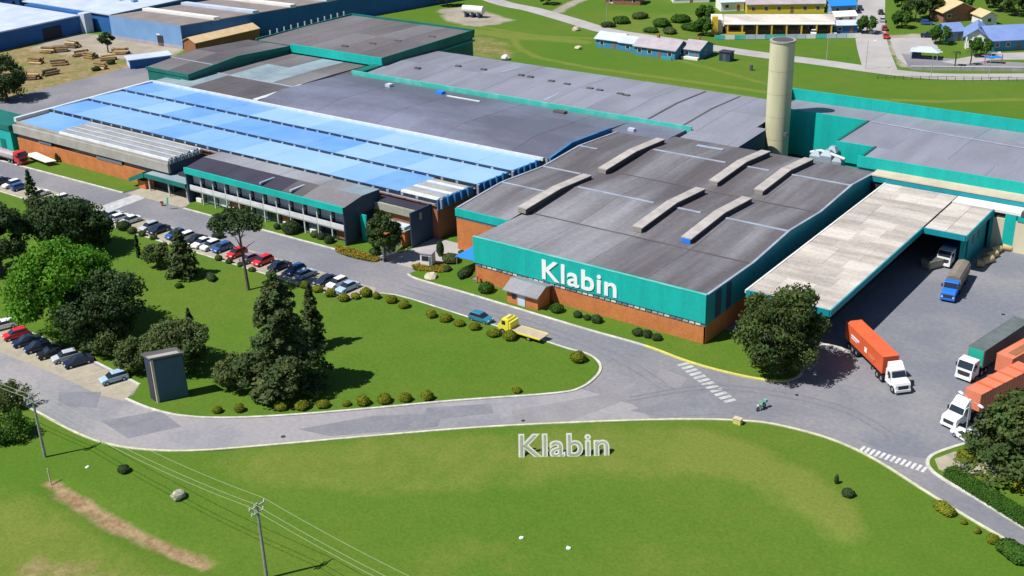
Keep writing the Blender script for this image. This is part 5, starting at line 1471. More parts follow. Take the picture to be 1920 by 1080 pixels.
# salmon trailer between
fc = S(1884, 668, 4.0)
fw = Vector((-.26, -.965, 0)).normalized()
t = thing('container_trailer', 'salmon-red open container trailer parked between the two lorries', 'trailer', (fc.x, fc.y, .02), math.atan2(fw.y, fw.x))
container(t, -12, 0, 'salmon'); trailer_gear(t, -12, -.3)
loc_part(bx(-11.6, -1.2, -.2, .9, 3.99, 4.05), 'open_top', 'brick_dark', t.children[0])
# orange trailer with bonneted white tractor
a_, b_ = S(1812, 728, 3.9), S(1838, 742, 3.9)
fc = (a_ + b_) / 2
fw = Vector((-.30, -.95, 0)).normalized()
t = thing('container_lorry', 'white bonneted lorry with an orange trailer, nearest the exit', 'lorry', (fc.x, fc.y, .02), math.atan2(fw.y, fw.x))
container(t, -12.2, 0, 'salmon'); trailer_gear(t, -12.2, -.3); cab(t, 1.7, 'white', True)
for i in range(4): loc_part(bx(-10 + i * 2.4, -9.6 + i * 2.4, -1.24, 1.24, 3.97, 4.06), 'roof_bow', 'orange', t.children[0])
# blue tipper lorry
p0, p1 = S(1776, 566), S(1812, 505)
fw = Vector((p0.x - p1.x, p0.y - p1.y, 0)).normalized()
t = thing('tipper_lorry', 'bright blue lorry with a brown tarpaulined load in the truck yard', 'lorry', (p0.x - fw.x * 3.4, p0.y - fw.y * 3.4, .02), math.atan2(fw.y, fw.x))
cab(t, .5, 'royal', True, False)
MB_ = MB().prism([(-1.2, 1.2), (-1.2, 2.6), (-.9, 3.1), (0, 3.35), (.9, 3.1), (1.2, 2.6), (1.2, 1.2)], 'x', -7.6, .1)
loc_part(MB_, 'tarpaulined_load', 'tarp_brown', t)
for i in range(5): loc_part(bx(-7.2 + i * 1.6, -7.1 + i * 1.6, -1.25, 1.25, 1.2, 2.6), 'side_stake', 'tarp_brown', t.children[-1])
loc_part(bx(-7.6, .1, -.5, .5, .9, 1.2), 'load_frame', 'chassis', t)
twheels(t, (-5.2, -6.4), 1.0)
# white lorry in the porch
p = S(1776, 497)
t = thing('box_lorry', 'white lorry backed in under the dock porch', 'lorry', (p.x - .2, p.y + .5, .02), -math.pi / 2 - .06)
cab(t, -.1, 'white', False, False)
b_ = loc_part(bx(-7.5, -.3, -1.2, 1.2, 1.1, 3.3), 'cargo_box', 'wall_navy', t)
# skip beside it
p = S(1745, 505)
t = thing('skip_container', 'low olive steel skip at the dock edge beside the white lorry', 'skip', (p.x, p.y + 1, .02), math.pi / 2 - .5)
loc_part(MB().frus((0, 0), 1.7, .8, 2.0, 1.0, .15, 1.6), 'bin', 'concrete_olive', t)
loc_part(MB().frus((0, 0), 1.8, .85, 1.9, .9, 1.602, 1.62), 'inside', 'roof_dark', t)
for x_ in (-1.6, 1.6): loc_part(bx(x_ - .08, x_ + .08, -1.05, 1.05, .1, 1.7), 'lifting_rib', 'concrete_olive', t)
# yellow tow truck
p = S(940, 622)
t = thing('tow_truck', 'yellow tow truck with an empty beige flatbed on the front road', 'tow truck', (-102.2, p.y + .6, .02), math.pi)
loc_part(MB().prism([(.2, .6), (.2, 2.5), (.4, 2.65), (1.5, 2.6), (2.05, 1.65), (2.3, 1.45), (2.35, .6)], 'y', -1.05, 1.05), 'cab', 'car_yellow', t); bev(t.children[-1].data, .07)
loc_part(MB().add([(1.58, -.95, 2.5), (1.58, .95, 2.5), (2.06, .97, 1.72), (2.06, -.97, 1.72)], [(0, 1, 2, 3)]), 'windscreen', 'car_glass', t); t.children[-1].location = (.04, 0, .03)
for s_ in (-1, 1):
    loc_part(bx(.8, 1.5, s_ * 1.05 - .03, s_ * 1.05 + .03, 1.65, 2.3), 'side_window', 'car_glass', t)
    loc_part(bx(2.3, 2.38, s_ * .75 - .15, s_ * .75 + .15, .8, 1.0), 'headlight', 'lamp_lens', t)
loc_part(bx(-.25, .05, -1.1, 1.1, 1.0, 2.3), 'bed_headboard', 'car_yellow', t)
loc_part(MB().add([(-.3, -1.15, 1.12), (-5.9, -1.15, .98), (-5.9, 1.15, .98), (-.3, 1.15, 1.12), (-.3, -1.15, .95), (-5.9, -1.15, .82), (-5.9, 1.15, .82), (-.3, 1.15, .95)],
                 [(0, 3, 2, 1), (4, 5, 6, 7), (0, 1, 5, 4), (1, 2, 6, 5), (2, 3, 7, 6), (3, 0, 4, 7)]), 'flatbed', 'flatbed', t)
for s_ in (-1, 1): loc_part(bx(-5.9, -.3, s_ * 1.17 - .05, s_ * 1.17 + .05, .85, 1.1), 'bed_rail', 'car_yellow', t)
loc_part(bx(-5.6, 2.0, -.45, .45, .5, .82), 'chassis', 'chassis', t)
loc_part(bx(.55, .85, -.7, .7, 2.65, 2.8), 'beacon_bar', 'tile_orange', t)
twheels(t, (1.35, -3.6), .92, .85, .44)
# red lorry at the far left
p = S(40, 312)
t = thing('red_lorry', 'red lorry with a pale pink load at the far left of the front road', 'lorry', (p.x - 1.6, p.y + 1.0, .02), 0)
cab(t, -.6, 'red', False, False)
loc_part(bx(-9, -.9, -1.2, 1.2, 1.0, 1.3), 'bed', 'chassis', t)
loc_part(MB().prism([(-1.1, 1.3), (-1.1, 2.1), (-.5, 2.5), (.6, 2.4), (1.1, 2.0), (1.1, 1.3)], 'x', -8.8, -1.1), 'load', 'roof_pinkgrey', t)
twheels(t, (-7.0, -8.2), 1.0)

# ---- people: skinned skeletons
def skin_body(joints, edges, radii, root, sub=1):
    me = bpy.data.meshes.new('body')
    me.from_pydata(joints, edges, [])
    ob = bpy.data.objects.new('body_src', me)
    COL.objects.link(ob)
    ob.modifiers.new('s', 'SKIN'); ob.modifiers.new('d', 'SUBSURF').levels = sub
    for i, v in enumerate(me.skin_vertices[0].data):
        v.radius = (radii[i], radii[i]); v.use_root = (i == root)
    bpy.context.view_layer.update()
    out = bpy.data.meshes.new_from_object(ob.evaluated_get(bpy.context.evaluated_depsgraph_get()))
    bpy.data.objects.remove(ob)
    return out
def person(loc, rz, label, shirt, trousers, pose='stand', z=.02, dz=0):
    if pose == 'stand':
        J = [(0, 0, .95), (0, 0, 1.2), (0, 0, 1.42), (0, 0, 1.52), (0.02, 0, 1.66), (0, .19, 1.40), (.02, .25, 1.12), (.08, .24, .86), (0, -.19, 1.40), (.0, -.25, 1.12), (.06, -.24, .86),
             (0, .10, .90), (.04, .11, .50), (0, .11, .08), (.14, .12, .04), (0, -.10, .90), (-.04, -.11, .50), (-.10, -.11, .08), (.04, -.12, .04)]
    else:   # riding: seated, hands forward on the bars
        J = [(-.15, 0, .86), (-.10, 0, 1.1), (-.02, 0, 1.30), (.02, 0, 1.40), (.06, 0, 1.54), (0, .19, 1.28), (.22, .27, 1.08), (.48, .28, 1.02), (0, -.19, 1.28), (.22, -.27, 1.08), (.48, -.28, 1.02),
             (-.10, .12, .82), (.26, .2, .74), (.14, .2, .36), (.28, .2, .32), (-.10, -.12, .82), (.26, -.2, .74), (.14, -.2, .36), (.28, -.2, .32)]
    E_ = [(0, 1), (1, 2), (2, 3), (3, 4), (2, 5), (5, 6), (6, 7), (2, 8), (8, 9), (9, 10), (0, 11), (11, 12), (12, 13), (13, 14), (0, 15), (15, 16), (16, 17), (17, 18)]
    Rr = [.14, .145, .13, .06, .105, .065, .05, .038, .065, .05, .038, .095, .07, .05, .045, .095, .07, .05, .045]
    me = skin_body(J, E_, Rr, 0)
    for m_ in (trousers, shirt, 'skin', 'cloth_dark'): me.materials.append(M[m_])
    zs = (.95, 1.47) if pose == 'stand' else (.90, 1.36)
    for f in me.polygons:
        c = f.center
        hand = (c - Vector(J[7])).length < .09 or (c - Vector(J[10])).length < .09
        f.material_index = 2 if (hand or c.z > zs[1]) else (1 if c.z > zs[0] else 0)
        if c.z > J[4][2] + .03: f.material_index = 3
    me.polygons.foreach_set('use_smooth', [True] * len(me.polygons))
    o = bpy.data.objects.new('person', me)
    COL.objects.link(o)
    o.location = (loc[0], loc[1], z); o.rotation_euler = (0, 0, rz)
    return tag(o, label, 'person')
p = S(1427, 768)
hd_ = math.atan2(-.75, -.2)
mo = thing('motorcycle', 'green motorcycle crossing the yard entrance towards the road', 'motorcycle', (p.x, p.y, .02), hd_)
for x_ in (-.68, .68):
    w_ = loc_part(MB().tube([(0, -.07, 0), (0, .07, 0)], .31, 14), 'wheel', 'tyre', mo); w_.location = (x_, 0, .31)
    r_ = loc_part(MB().tube([(0, -.08, 0), (0, .08, 0)], .16, 8), 'rim', 'rim', w_)
loc_part(MB().prism([(.55, .75), (.35, .95), (.0, .92), (-.35, .78), (-.8, .88), (-.75, .7), (-.3, .5), (.2, .42)], 'y', -.14, .14), 'frame', 'cloth_green', mo)
loc_part(MB().prism([(-.78, .86), (-.72, .95), (-.05, .90), (-.02, .82)], 'y', -.15, .15), 'seat', 'cloth_dark', mo)
loc_part(MB().tube([(.68, 0, .31), (.52, 0, .95)], .05, 6), 'fork', 'steel', mo)
loc_part(MB().tube([(.42, -.34, 1.02), (.55, 0, .98), (.42, .34, 1.02)], .03, 6), 'handlebar', 'chassis', mo)
loc_part(bx(.62, .75, -.12, .12, .78, .98), 'headlight', 'lamp_lens', mo)
loc_part(bx(-1.05, -.6, -.22, .22, .92, 1.3), 'carrier_box', 'cloth_green', mo)
person((p.x, p.y), hd_, 'rider in pale green clothes sitting on the green motorcycle', 'cloth_green', 'cloth_green', 'ride')
p = S(1806, 892)
person((p.x, p.y), 2.2, 'person in a blue top on the path behind the hedge', 'blue_tarp', 'car_red', z=.14)
p = S(896, 532)
person((p.x, p.y), 1.0, 'person in a red top at the left corner of the brick base', 'car_red', 'cloth_dark', z=.12)
# ================================================================ STREET FURNITURE, SIGNS, POLES
a_, b_ = S(970, 857), S(1143, 854)
dv = Vector((b_.x - a_.x, b_.y - a_.y, 0))
sg = thing('letter_sign', 'freestanding grey letters with white rims spelling Klabin on the grass', 'sign', (a_.x, a_.y, -.1), math.atan2(dv.y, dv.x))
LT = text_meshes('Klabin', 4.1, .15, .05); LI = text_meshes('Klabin', 4.1, -.05, .02)
sg.rotation_euler.x = rad(-32)
wid = max(v.co.x for v in LT[-1][1].vertices)
sx_ = dv.length / wid
for (ch_, me), (_, mi) in zip(LT, LI):
    for mm, mt in ((me, 'sign_rim'), (mi, 'letter_grey')):
        mm.materials.clear(); mm.materials.append(M[mt])
    o = inst('letter', me, sg, (0, 0, .12), scale=(sx_, 1, 1))
    o['label'] = 'white-rimmed letter ' + ch_
    inst('letter_face', mi, o, (0, -.075, 0))
for i in range(6): loc_part(MB().tube([(1.1 + i * 2.0, .08, 1.5), (1.1 + i * 2.0, .72, .45)], .05, 6), 'prop', 'steel', sg)
def power_pole(x, y, label, h=9.6):
    o = thing('power_pole', label, 'utility pole', (x, y, -.3))
    loc_part(MB().cyl((0, 0), .21, 0, h + .3, 10, .13), 'post', 'wood_pole', o)
    for zc, L_ in ((h - .15, 1.15), (h - 1.0, .9)):
        a = loc_part(bx(-.07, .07, -L_, L_, zc, zc + .14), 'crossarm', 'steel', o)
        for yy in (-L_ + .1, -.35, L_ - .1):
            loc_part(MB().cyl((0, yy), .07, zc + .14, zc + .42, 8, .05), 'insulator', 'letter_white', a)
    loc_part(MB().tube([(0.05, -.8, h - .1), (.08, 0, h - .9)], .03, 5), 'brace', 'steel', o)
    return o
P1, P2 = (-132.6, 71.4), (-89.4, 70.7)
power_pole(*P1, 'slim grey power pole at the left edge below the lower road')
power_pole(*P2, 'grey power pole with crossarms on the front lawn at the bottom')
P0, P3 = (2 * P1[0] - P2[0], 2 * P1[1] - P2[1]), (2 * P2[0] - P1[0] + 2, 2 * P2[1] - P1[1])
def wire(q0, q1, off, z, lab, r=.028):
    pts = []
    for i in range(15):
        t_ = i / 14
        pts.append((q0[0] + (q1[0] - q0[0]) * t_, q0[1] + (q1[1] - q0[1]) * t_ + off, z - 1.1 * 4 * t_ * (1 - t_)))
    tag(MB().tube(pts, r, 5).build('power_line', 'wire'), lab, 'cable', 'power lines across the front lawn')
for q0, q1, nm in ((P0, P1, 'running left from the left pole'), (P1, P2, 'between the two poles'), (P2, P3, 'running to the lower right from the bottom pole')):
    for off, which in ((-1.05, 'near'), (-.35, 'middle'), (1.05, 'far')):
        wire(q0, q1, off, 9.72, '%s pale cable %s' % (which, nm), .028)
def lamp(px, h, arms, label, z=.1, rz=0.0, L_=1.6):
    p = S(*px)
    o = thing('lamp_post', label, 'street lamp', (p.x, p.y, z), rz)
    loc_part(MB().cyl((0, 0), .10, 0, h, 8, .06), 'post', 'steel', o)
    for s_ in arms:
        loc_part(MB().tube([(0, 0, h - .2), (s_ * L_ * .5, 0, h + .15), (s_ * L_, 0, h + .2)], .045, 6), 'arm', 'steel', o)
        loc_part(MB().frus((s_ * (L_ + .3), 0), .42, .16, .3, .12, h + .12, h + .3), 'lamp_head', 'letter_white', o)
    return o
lamp((1808, 832), 6.4, (-1, 1), 'two-armed lamp post between the bonneted lorry and the cedar', .02, -.6)
lamp((1550, 112), 7.6, (1,), 'pale street lamp on the grass behind the factory', -.02, .2)
lamp((1623, 130), 8.0, (1,), 'grey street lamp at the mouth of the village street', -.02, .2)
lamp((1745, 146), 7.0, (1,), 'first lamp along the road before the blue-roofed house', -.02, .2)
lamp((1853, 147), 7.0, (1,), 'second lamp along the road before the blue-roofed house', -.02, .2)
lamp((1137, 46), 7.0, (1,), 'lamp standing in the rough grass above the small blue houses', -.02, .2)
# small things on the grass
def stone(px, r, label, m='rock', z=-.05, name='boulder'):
    p = S(*px)
    me = bpy.data.meshes.new(name)
    bm = bmesh.new()
    bmesh.ops.create_icosphere(bm, subdivisions=2, radius=r)
    q = random.Random(int(px[0]))
    for v in bm.verts: v.co *= q.uniform(.8, 1.15); v.co.z *= .65
    bm.to_mesh(me); bm.free()
    me.materials.append(M[m])
    o = bpy.data.objects.new(name, me)
    COL.objects.link(o)
    o.location = (p.x, p.y, z + r * .3)
    tag(o, label, 'stone')
stone((335, 930), .95, 'pale boulder on the rough grass between the power poles')
stone((978, 1002), .32, 'white stone, left of the pair on the front lawn', 'letter_white', -.6)
stone((1066, 1021), .32, 'white stone, right of the pair on the front lawn', 'letter_white', -.6)
stone((164, 876), .28, 'small white stone near the dark wild bush', 'letter_white', -.05)
stone((808, 521), 1.2, 'flat whitish rock on the rounded lawn corner', 'beige', -.15)
stone((1080, 57), 1.3, 'yellowish rock beside the back road', 'beige', 0)
stone((1084, 92), 1.1, 'pale rock on the grass left of the small houses', 'beige', 0)
stone((947, 112), 1.4, 'white heap at the rear edge of the factory roof', 'slab_white', .2)
p = S(1383, 794)
o = thing('junction_box', 'small pale yellow box on the kerb at the road fork', 'utility box', (p.x, p.y, 0))
loc_part(bx(-.55, .55, -.35, .35, 0, .75), 'body', 'kerb_yellow', o); loc_part(bx(-.6, .6, -.4, .4, .75, .85), 'lid', 'beige', o)
p = S(95, 905)
tag(MB().tube([(p.x, p.y, -.3), (p.x - .4, p.y + .2, 1.9)], .09, 6).build('fence_stake', 'beige'), 'leaning pale stake at the upper end of the dirt trench', 'stake')
def manhole(px, r, label, z=.022):
    p = S(*px)
    o = thing('manhole', label, 'manhole', (p.x, p.y, z))
    loc_part(MB().cyl((0, 0), r, 0, .012, 16), 'frame', 'concrete', o); loc_part(MB().cyl((0, 0), r * .82, .012, .02, 16), 'cover', 'chassis', o)
manhole((531, 819), .42, 'dark round manhole on the lower road below the pine'); manhole((1494, 741), .4, 'dark manhole in the yard entrance right of the motorcycle'); manhole((1881, 590), .5, 'dark manhole in the truck yard above the tarpaulin trailer')
manhole((981, 789), .4, 'dark manhole at the road edge above the letter sign')
# white notice boards by the driveway
a_, b_ = S(718, 492), S(753, 463)
dv = Vector((b_.x - a_.x, b_.y - a_.y, 0)); n_b = 4; bw_ = dv.length / n_b
nb_ = thing('notice_boards', 'row of white boards with green squares beside the driveway', 'notice board', (a_.x, a_.y, .1), math.atan2(dv.y, dv.x))
for i in range(n_b):
    b0 = loc_part(bx(i * bw_ + .08, (i + 1) * bw_ - .08, -.06, .06, .5, 2.7), 'board', 'house_white', nb_)
    loc_part(bx(i * bw_ + .5, (i + 1) * bw_ - .5, -.09, -.06, 1.1, 2.2), 'green_print', ('teal', 'green_dark')[i % 2], b0)
    loc_part(bx(i * bw_ + .1, i * bw_ + .2, -.05, .05, 0, .5), 'leg', 'steel', nb_)
# booth, tarp canopy and plants left of the hall
p = S(803, 497)
bo = thing('guard_booth', 'small white booth with dark window beside the driveway', 'booth', (p.x, p.y, .1), .3)
loc_part(bx(-1.1, 1.1, -.9, .9, 0, 2.4), 'wall', 'house_white', bo); loc_part(bx(-1.25, 1.25, -1.05, 1.05, 2.4, 2.55), 'roof', 'roof_pinkgrey', bo)
loc_part(bx(-.8, .5, -.95, -.9, 1.1, 2.0), 'window', 'glass_dark', bo); loc_part(bx(.6, 1.0, -.95, -.9, .1, 2.0), 'door', 'glass_blue', bo)
tc = thing('tarp_shelter', 'bright blue tarpaulin shelter at the left corner of the lettered hall', 'shelter', (-122.6, 152.5, .1))
MB().add([(-126, 150.2, 2.5), (-120.2, 149.6, 3.0), (-120.2, 155.0, 3.5), (-125.4, 155.4, 3.0), (-126, 150.2, 2.44), (-120.2, 149.6, 2.94), (-120.2, 155, 3.44), (-125.4, 155.4, 2.94)],
         [(0, 1, 2, 3), (4, 7, 6, 5), (0, 4, 5, 1), (1, 5, 6, 2), (2, 6, 7, 3), (3, 7, 4, 0)]).build('tarpaulin', 'blue_tarp', tc)
for x_, y_ in ((-125.8, 150.4), (-120.6, 150), (-125.2, 155)): MB().cyl((x_, y_), .06, .1, 2.7, 6).build('post', 'steel', tc)
bush((826, 480), 1.1, 'd', 'spiky dark shrub behind the white booth', None, (.7, .7, 1.9), 'garden_shrub')
bush((846, 492), 1.3, 'o', 'brownish shrub between the booth and the hall corner', None, (1, 1, .9), 'garden_shrub')
bush((872, 516), 1.5, 'd', 'low dark shrub at the hall corner', None, (1.5, .8, .7), 'garden_shrub')
bush((838, 508), .9, 'o', 'pale green shrub right of the yellow flower bed', None, (1, .8, .8), 'garden_shrub')
bush((866, 478), .8, 'g', 'small green shrub under the blue tarpaulin shelter', None, (1.3, .8, .7), 'garden_shrub')
bush((703, 478), 1.0, 'd', 'dark shrub at the foot of the young tree', None, (1.3, .9, .9), 'garden_shrub')
# flag and bin near the entrance
p = S(313, 392)
fl = thing('feather_flag', 'leaning teal feather flag at the kerb near the entrance', 'flag', (p.x, p.y, .02))
loc_part(MB().tube([(0, 0, 0), (.5, 0, 2.6)], .04, 6), 'pole', 'steel', fl)
loc_part(MB().prism([(.05, .5), (.45, 2.6), (.95, 2.7), (.75, 1.2)], 'y', -.02, .02), 'cloth', 'trailer_green', fl)
p = S(304, 386)
bn = thing('litter_bin', 'small orange bin at the kerb left of the teal flag', 'bin', (p.x, p.y, .02))
loc_part(MB().cyl((0, 0), .3, 0, .8, 10, .36), 'bin', 'tile_orange', bn); loc_part(MB().cyl((0, 0), .38, .8, .88, 10), 'lid', 'chassis', bn)
# small statues/plants before the orange wall at the far left
bush((108, 305), .8, 'o', 'rust-brown shrub before the orange wall at the left', None, (.6, .6, 2.0), 'garden_shrub')
bush((146, 304), 1.3, 'o', 'tan shrub in the middle of the orange wall', None, (1.3, .8, 1.2), 'garden_shrub')
bush((174, 314), .7, 'd', 'thin dark shrub right of the tan one before the orange wall', None, (.5, .5, 2.2), 'garden_shrub')
p = S(70, 305)
o = tag(sheet('canopy_sheet', [(p.x - 5, p.y), (p.x + 5, p.y - 1), (p.x + 6, p.y + 1.2), (p.x - 4, p.y + 2.6)], 1.2, 'slab_white', None, thick=.1), 'white sheet laid over planks beside the red lorry', 'sheet')
# teal corner hut at the far left
th_ = thing('teal_hut', 'teal green hut cut by the left edge beside the red lorry', 'hut', (-266, 150, 0))
bx(-276, -260.2, 149.0, 156, 0, 5.0).build('wall', 'teal', th_); bx(-276.3, -260, 148.7, 156.3, 5.0, 6.2).build('roof', 'green_dark', th_)
bx(-265, -263, 148.9, 149.0, 0, 2.4).build('door', 'green_dark', th_)
# rolls and bundles at the dock
def roll(px, L_, r, rz, label, m='kraft', z=0):
    p = S(*px)
    o = thing('paper_roll', label, 'paper roll', (p.x, p.y, r + .02 + z), rz, 'paper rolls by the dock')
    loc_part(MB().tube([(-L_ / 2, 0, 0), (L_ / 2, 0, 0)], r, 16), 'paper', m, o)
    loc_part(MB().tube([(-L_ / 2 - .02, 0, 0), (L_ / 2 + .02, 0, 0)], r * .25, 8), 'core', 'roof_dark', o)
for i, (x_, y_, L_, a_, lb) in enumerate(((1850, 494, 2.6, 1.2, 'nearest the blue lorry'), (1858, 484, 2.6, 1.2, 'in the middle of the line'), (1866, 475, 2.4, 1.2, 'at the wall end of the line'), (1838, 500, 1.2, .3, 'lying across at the front'),
                                       (1888, 470, 1.6, .2, 'lying sideways before the striped wall'), (1878, 464, 1.4, .5, 'tucked behind the sideways one'), (1898, 468, 1.5, -.3, 'rightmost before the striped wall'))):
    roll((x_, y_), L_, .62, a_, 'brown paper roll %s' % lb)

# ================================================================ HOUSES BEHIND THE FACTORY
WIN = bx(-.55, .55, -.04, .04, -.5, .5).mesh('window', 'glass_dark')
WFR = bx(-.68, .68, -.02, .02, -.63, .63).mesh('window_frame', 'house_white')
DOOR = bx(-.5, .5, -.04, .04, 0, 2.1).mesh('door', 'house_brown')
def house(org, rz, L_, D_, hw, hr, wallm, roofm, label, ridge='x', nw=2, cat='house', name='house', chimney=False, ov=.5, doorm='house_brown'):
    o = thing(name, label, cat, (org[0], org[1], 0), rz)
    loc_part(bx(0, L_, 0, D_, 0, hw), 'wall', wallm, o)
    th = .18
    if ridge == 'x':
        loc_part(MB().prism([(0, hw), (D_ / 2, hw + hr - .1), (D_, hw)], 'x', .02, L_ - .02), 'gable', wallm, o)
        k = hr / (D_ / 2)
        for a, b, za, zb in ((-ov, D_ / 2, hw - ov * k, hw + hr), (D_ + ov, D_ / 2, hw - ov * k, hw + hr)):
            loc_part(MB().prism([(a, za), (b, zb), (b, zb + th), (a, za + th)], 'x', -ov, L_ + ov), 'roof_slope', roofm, o)
    else:
        loc_part(MB().prism([(0, hw), (L_ / 2, hw + hr - .1), (L_, hw)], 'y', .02, D_ - .02), 'gable', wallm, o)
        k = hr / (L_ / 2)
        for a, b, za, zb in ((-ov, L_ / 2, hw - ov * k, hw + hr), (L_ + ov, L_ / 2, hw - ov * k, hw + hr)):
            loc_part(MB().prism([(a, za), (b, zb), (b, zb + th), (a, za + th)], 'y', -ov, D_ + ov), 'roof_slope', roofm, o)
    for i in range(nw):
        x_ = L_ * (i + .5) / nw
        if i == nw // 2 and nw > 1:
            inst('door', DOOR, o, (x_, -.03, 0), m=doorm)
        else:
            w_ = inst('window', WIN, o, (x_, -.05, hw * .55)); inst('window_frame', WFR, w_, (0, .025, 0))
    w_ = inst('window', WIN, o, (L_ + .05, D_ / 2, hw * .55), math.pi / 2)
    inst('window_frame', WFR, w_, (0, .025, 0))
    if chimney: loc_part(bx(L_ * .35, L_ * .35 + .7, D_ * .6, D_ * .6 + .7, hw, hw + hr + .8), 'chimney', 'brick_dark', o)
    return o
house((-197.8, 308), 0, 8.6, 6.5, 2.7, 1.4, 'house_blue', 'roof_ice', 'small blue house with a whitish roof at the left end of the row', nw=2)
house((-188.8, 307.2), 0, 5.6, 6.0, 2.7, 1.3, 'house_blue', 'roof_ice', 'narrow blue house with a white roof, second in the row', nw=1)
house((-182.3, 305), 0, 13.6, 8.0, 2.8, 1.9, 'house_blue', 'roof_pinkgrey', 'long blue house with pinkish-grey roof in the middle of the row', nw=4, chimney=True)
house((-168.1, 308.6), 0, 5.4, 8.6, 2.8, 1.7, 'house_blue', 'roof_pinkgrey', 'bright blue house at the right end of the row', nw=2, chimney=True)
bx(-168, -162.6, 307.4, 308.5, 0, .7).build('terrace_wall', 'house_white'); o = bpy.data.objects['terrace_wall']; tag(o, 'low white terrace wall before the bright blue house', 'wall')
bx(-172.8, -169.3, 304.0, 304.3, 0, .9).build('teal_fence', 'house_teal'); tag(bpy.data.objects['teal_fence'], 'short teal fence panel beside the long blue house', 'fence')
p = S(1358, 115)
hu = thing('garden_hut', 'small dark blue-grey hut standing alone right of the blue houses', 'hut', (p.x, p.y, 0))
loc_part(bx(-1.7, 1.7, 0, 2.6, 0, 2.6), 'wall', 'navy_wall', hu); loc_part(bx(-1.9, 1.9, -.2, 2.8, 2.6, 2.75), 'roof', 'roof_navy', hu); loc_part(bx(-.5, .5, -.05, 0, 0, 2), 'door', 'roof_dark', hu)
p = S(1408, 132)
tag(MB().cyl((p.x, p.y), .5, 0, 1.6, 8).build('water_tub', 'roof_dark'), 'dark tub on the grass left of the chimney', 'tub')
# school-like yellow building
def along(pa, pb): 
    a, b = S(*pa), S(*pb)
    d = Vector((b.x - a.x, b.y - a.y, 0))
    return a, math.atan2(d.y, d.x), d.length
a_, rz_, L_ = along((1360, 66), (1562, 66))
yl = thing('yellow_school', 'long cream-roofed building with yellow columns behind the factory', 'school', (a_.x, a_.y, 0), rz_)
loc_part(bx(0, L_, 3.2, 12, 0, 3.2), 'wall', 'house_brown', yl)
loc_part(bx(-.5, L_ + .5, .0, 3.0, 3.25, 3.45), 'porch_roof', 'slab_white', yl)
loc_part(MB().prism([(2.5, 3.3), (7.5, 4.9), (7.5, 5.05), (2.5, 3.46)], 'x', -.6, L_ + .6), 'roof_slope', 'slab_b', yl)
loc_part(MB().prism([(12.6, 3.3), (7.5, 4.9), (7.5, 5.05), (12.6, 3.46)], 'x', -.6, L_ + .6), 'roof_slope', 'slab_b', yl)
for i in range(8):
    x_ = .6 + i * (L_ - 1.2) / 7
    loc_part(bx(x_ - .22, x_ + .22, .1, .5, 0, 3.25), 'column', 'house_yellow', yl)
    if i < 7: loc_part(bx(x_ + .8, x_ + (L_ - 1.2) / 7 - .8, 3.12, 3.2, .9, 2.4), 'window', 'glass_dark', yl)
loc_part(bx(-4.2, -2.4, .5, 3, 0, 5.6), 'yellow_gable', 'house_yellow', yl)
loc_part(bx(-4.4, -.8, 3, 12, 0, 4.2), 'side_wing', 'house_white', yl)
loc_part(bx(.5, 6, -1.2, -.9, 0, 1.2), 'garden_wall', 'house_yellow', yl)
a_, rz_, L_ = along((1340, 75), (1606, 72))
fe = thing('pale_fence', 'pale turquoise panel fence before the yellow-columned building', 'fence', (a_.x, a_.y, 0), rz_)
for i in range(14):
    loc_part(bx(i * L_ / 14 + .1, (i + 1) * L_ / 14 - .1, -.05, .05, .1, 1.5), 'fence_panel', ('roof_ice', 'lamp_lens', 'teal_pale', 'roof_ice')[i % 4] if i % 5 else 'teal_pale', fe)
    loc_part(bx(i * L_ / 14 - .08, i * L_ / 14 + .08, -.08, .08, 0, 1.6), 'fence_post', 'steel', fe)
p = S(1522, 67)
car((p.x, p.y + 1.2), 2.0, 'white', 'pickup', 'white van parked at the pale fence', z=0)
a_, rz_, L_ = along((1563, 63), (1607, 62))
house((a_.x, a_.y), rz_, L_, 6, 2.6, .8, 'wall_navy', 'roof_ice', 'low shed with white roof and dark blue wall by the street corner', nw=2, cat='shed', name='shed')
a_, rz_, L_ = along((1566, 46), (1604, 44))
house((a_.x, a_.y), rz_, L_, 5, 2.6, 1.0, 'house_white', 'house_white', 'white shed with a red sign left of the village street', nw=2, cat='shed', name='shed', doorm='car_red')
a_, rz_, L_ = along((1558, 28), (1604, 26))
house((a_.x, a_.y), rz_, L_, 6, 3.0, 1.0, 'wall_blue', 'blue_tarp', 'shop with a bright blue roof left of the village street', nw=2)
a_, rz_, L_ = along((1400, 26), (1545, 24))
house((a_.x, a_.y), rz_, L_, 9, 3.2, 1.6, 'house_yellow', 'roof_pinkgrey', 'long grey-roofed yellow house at the top edge', nw=6)
a_, rz_, L_ = along((1352, 22), (1395, 20))
house((a_.x, a_.y), rz_, L_, 8, 3.2, 1.4, 'house_white', 'roof_ice', 'white-roofed house left of the long grey-roofed one', nw=2)
a_, rz_, L_ = along((1135, 8), (1200, 10))
house((a_.x, a_.y), rz_, L_, 7, 2.8, 1.5, 'house_brown', 'tile_orange', 'low red-brown house at the top edge above the small houses', nw=3)
a_, rz_, L_ = along((1262, 6), (1330, 4))
house((a_.x, a_.y), rz_, L_, 7, 3, 1.4, 'house_white', 'roof_ice', 'white house at the top edge behind the bushes', nw=3)
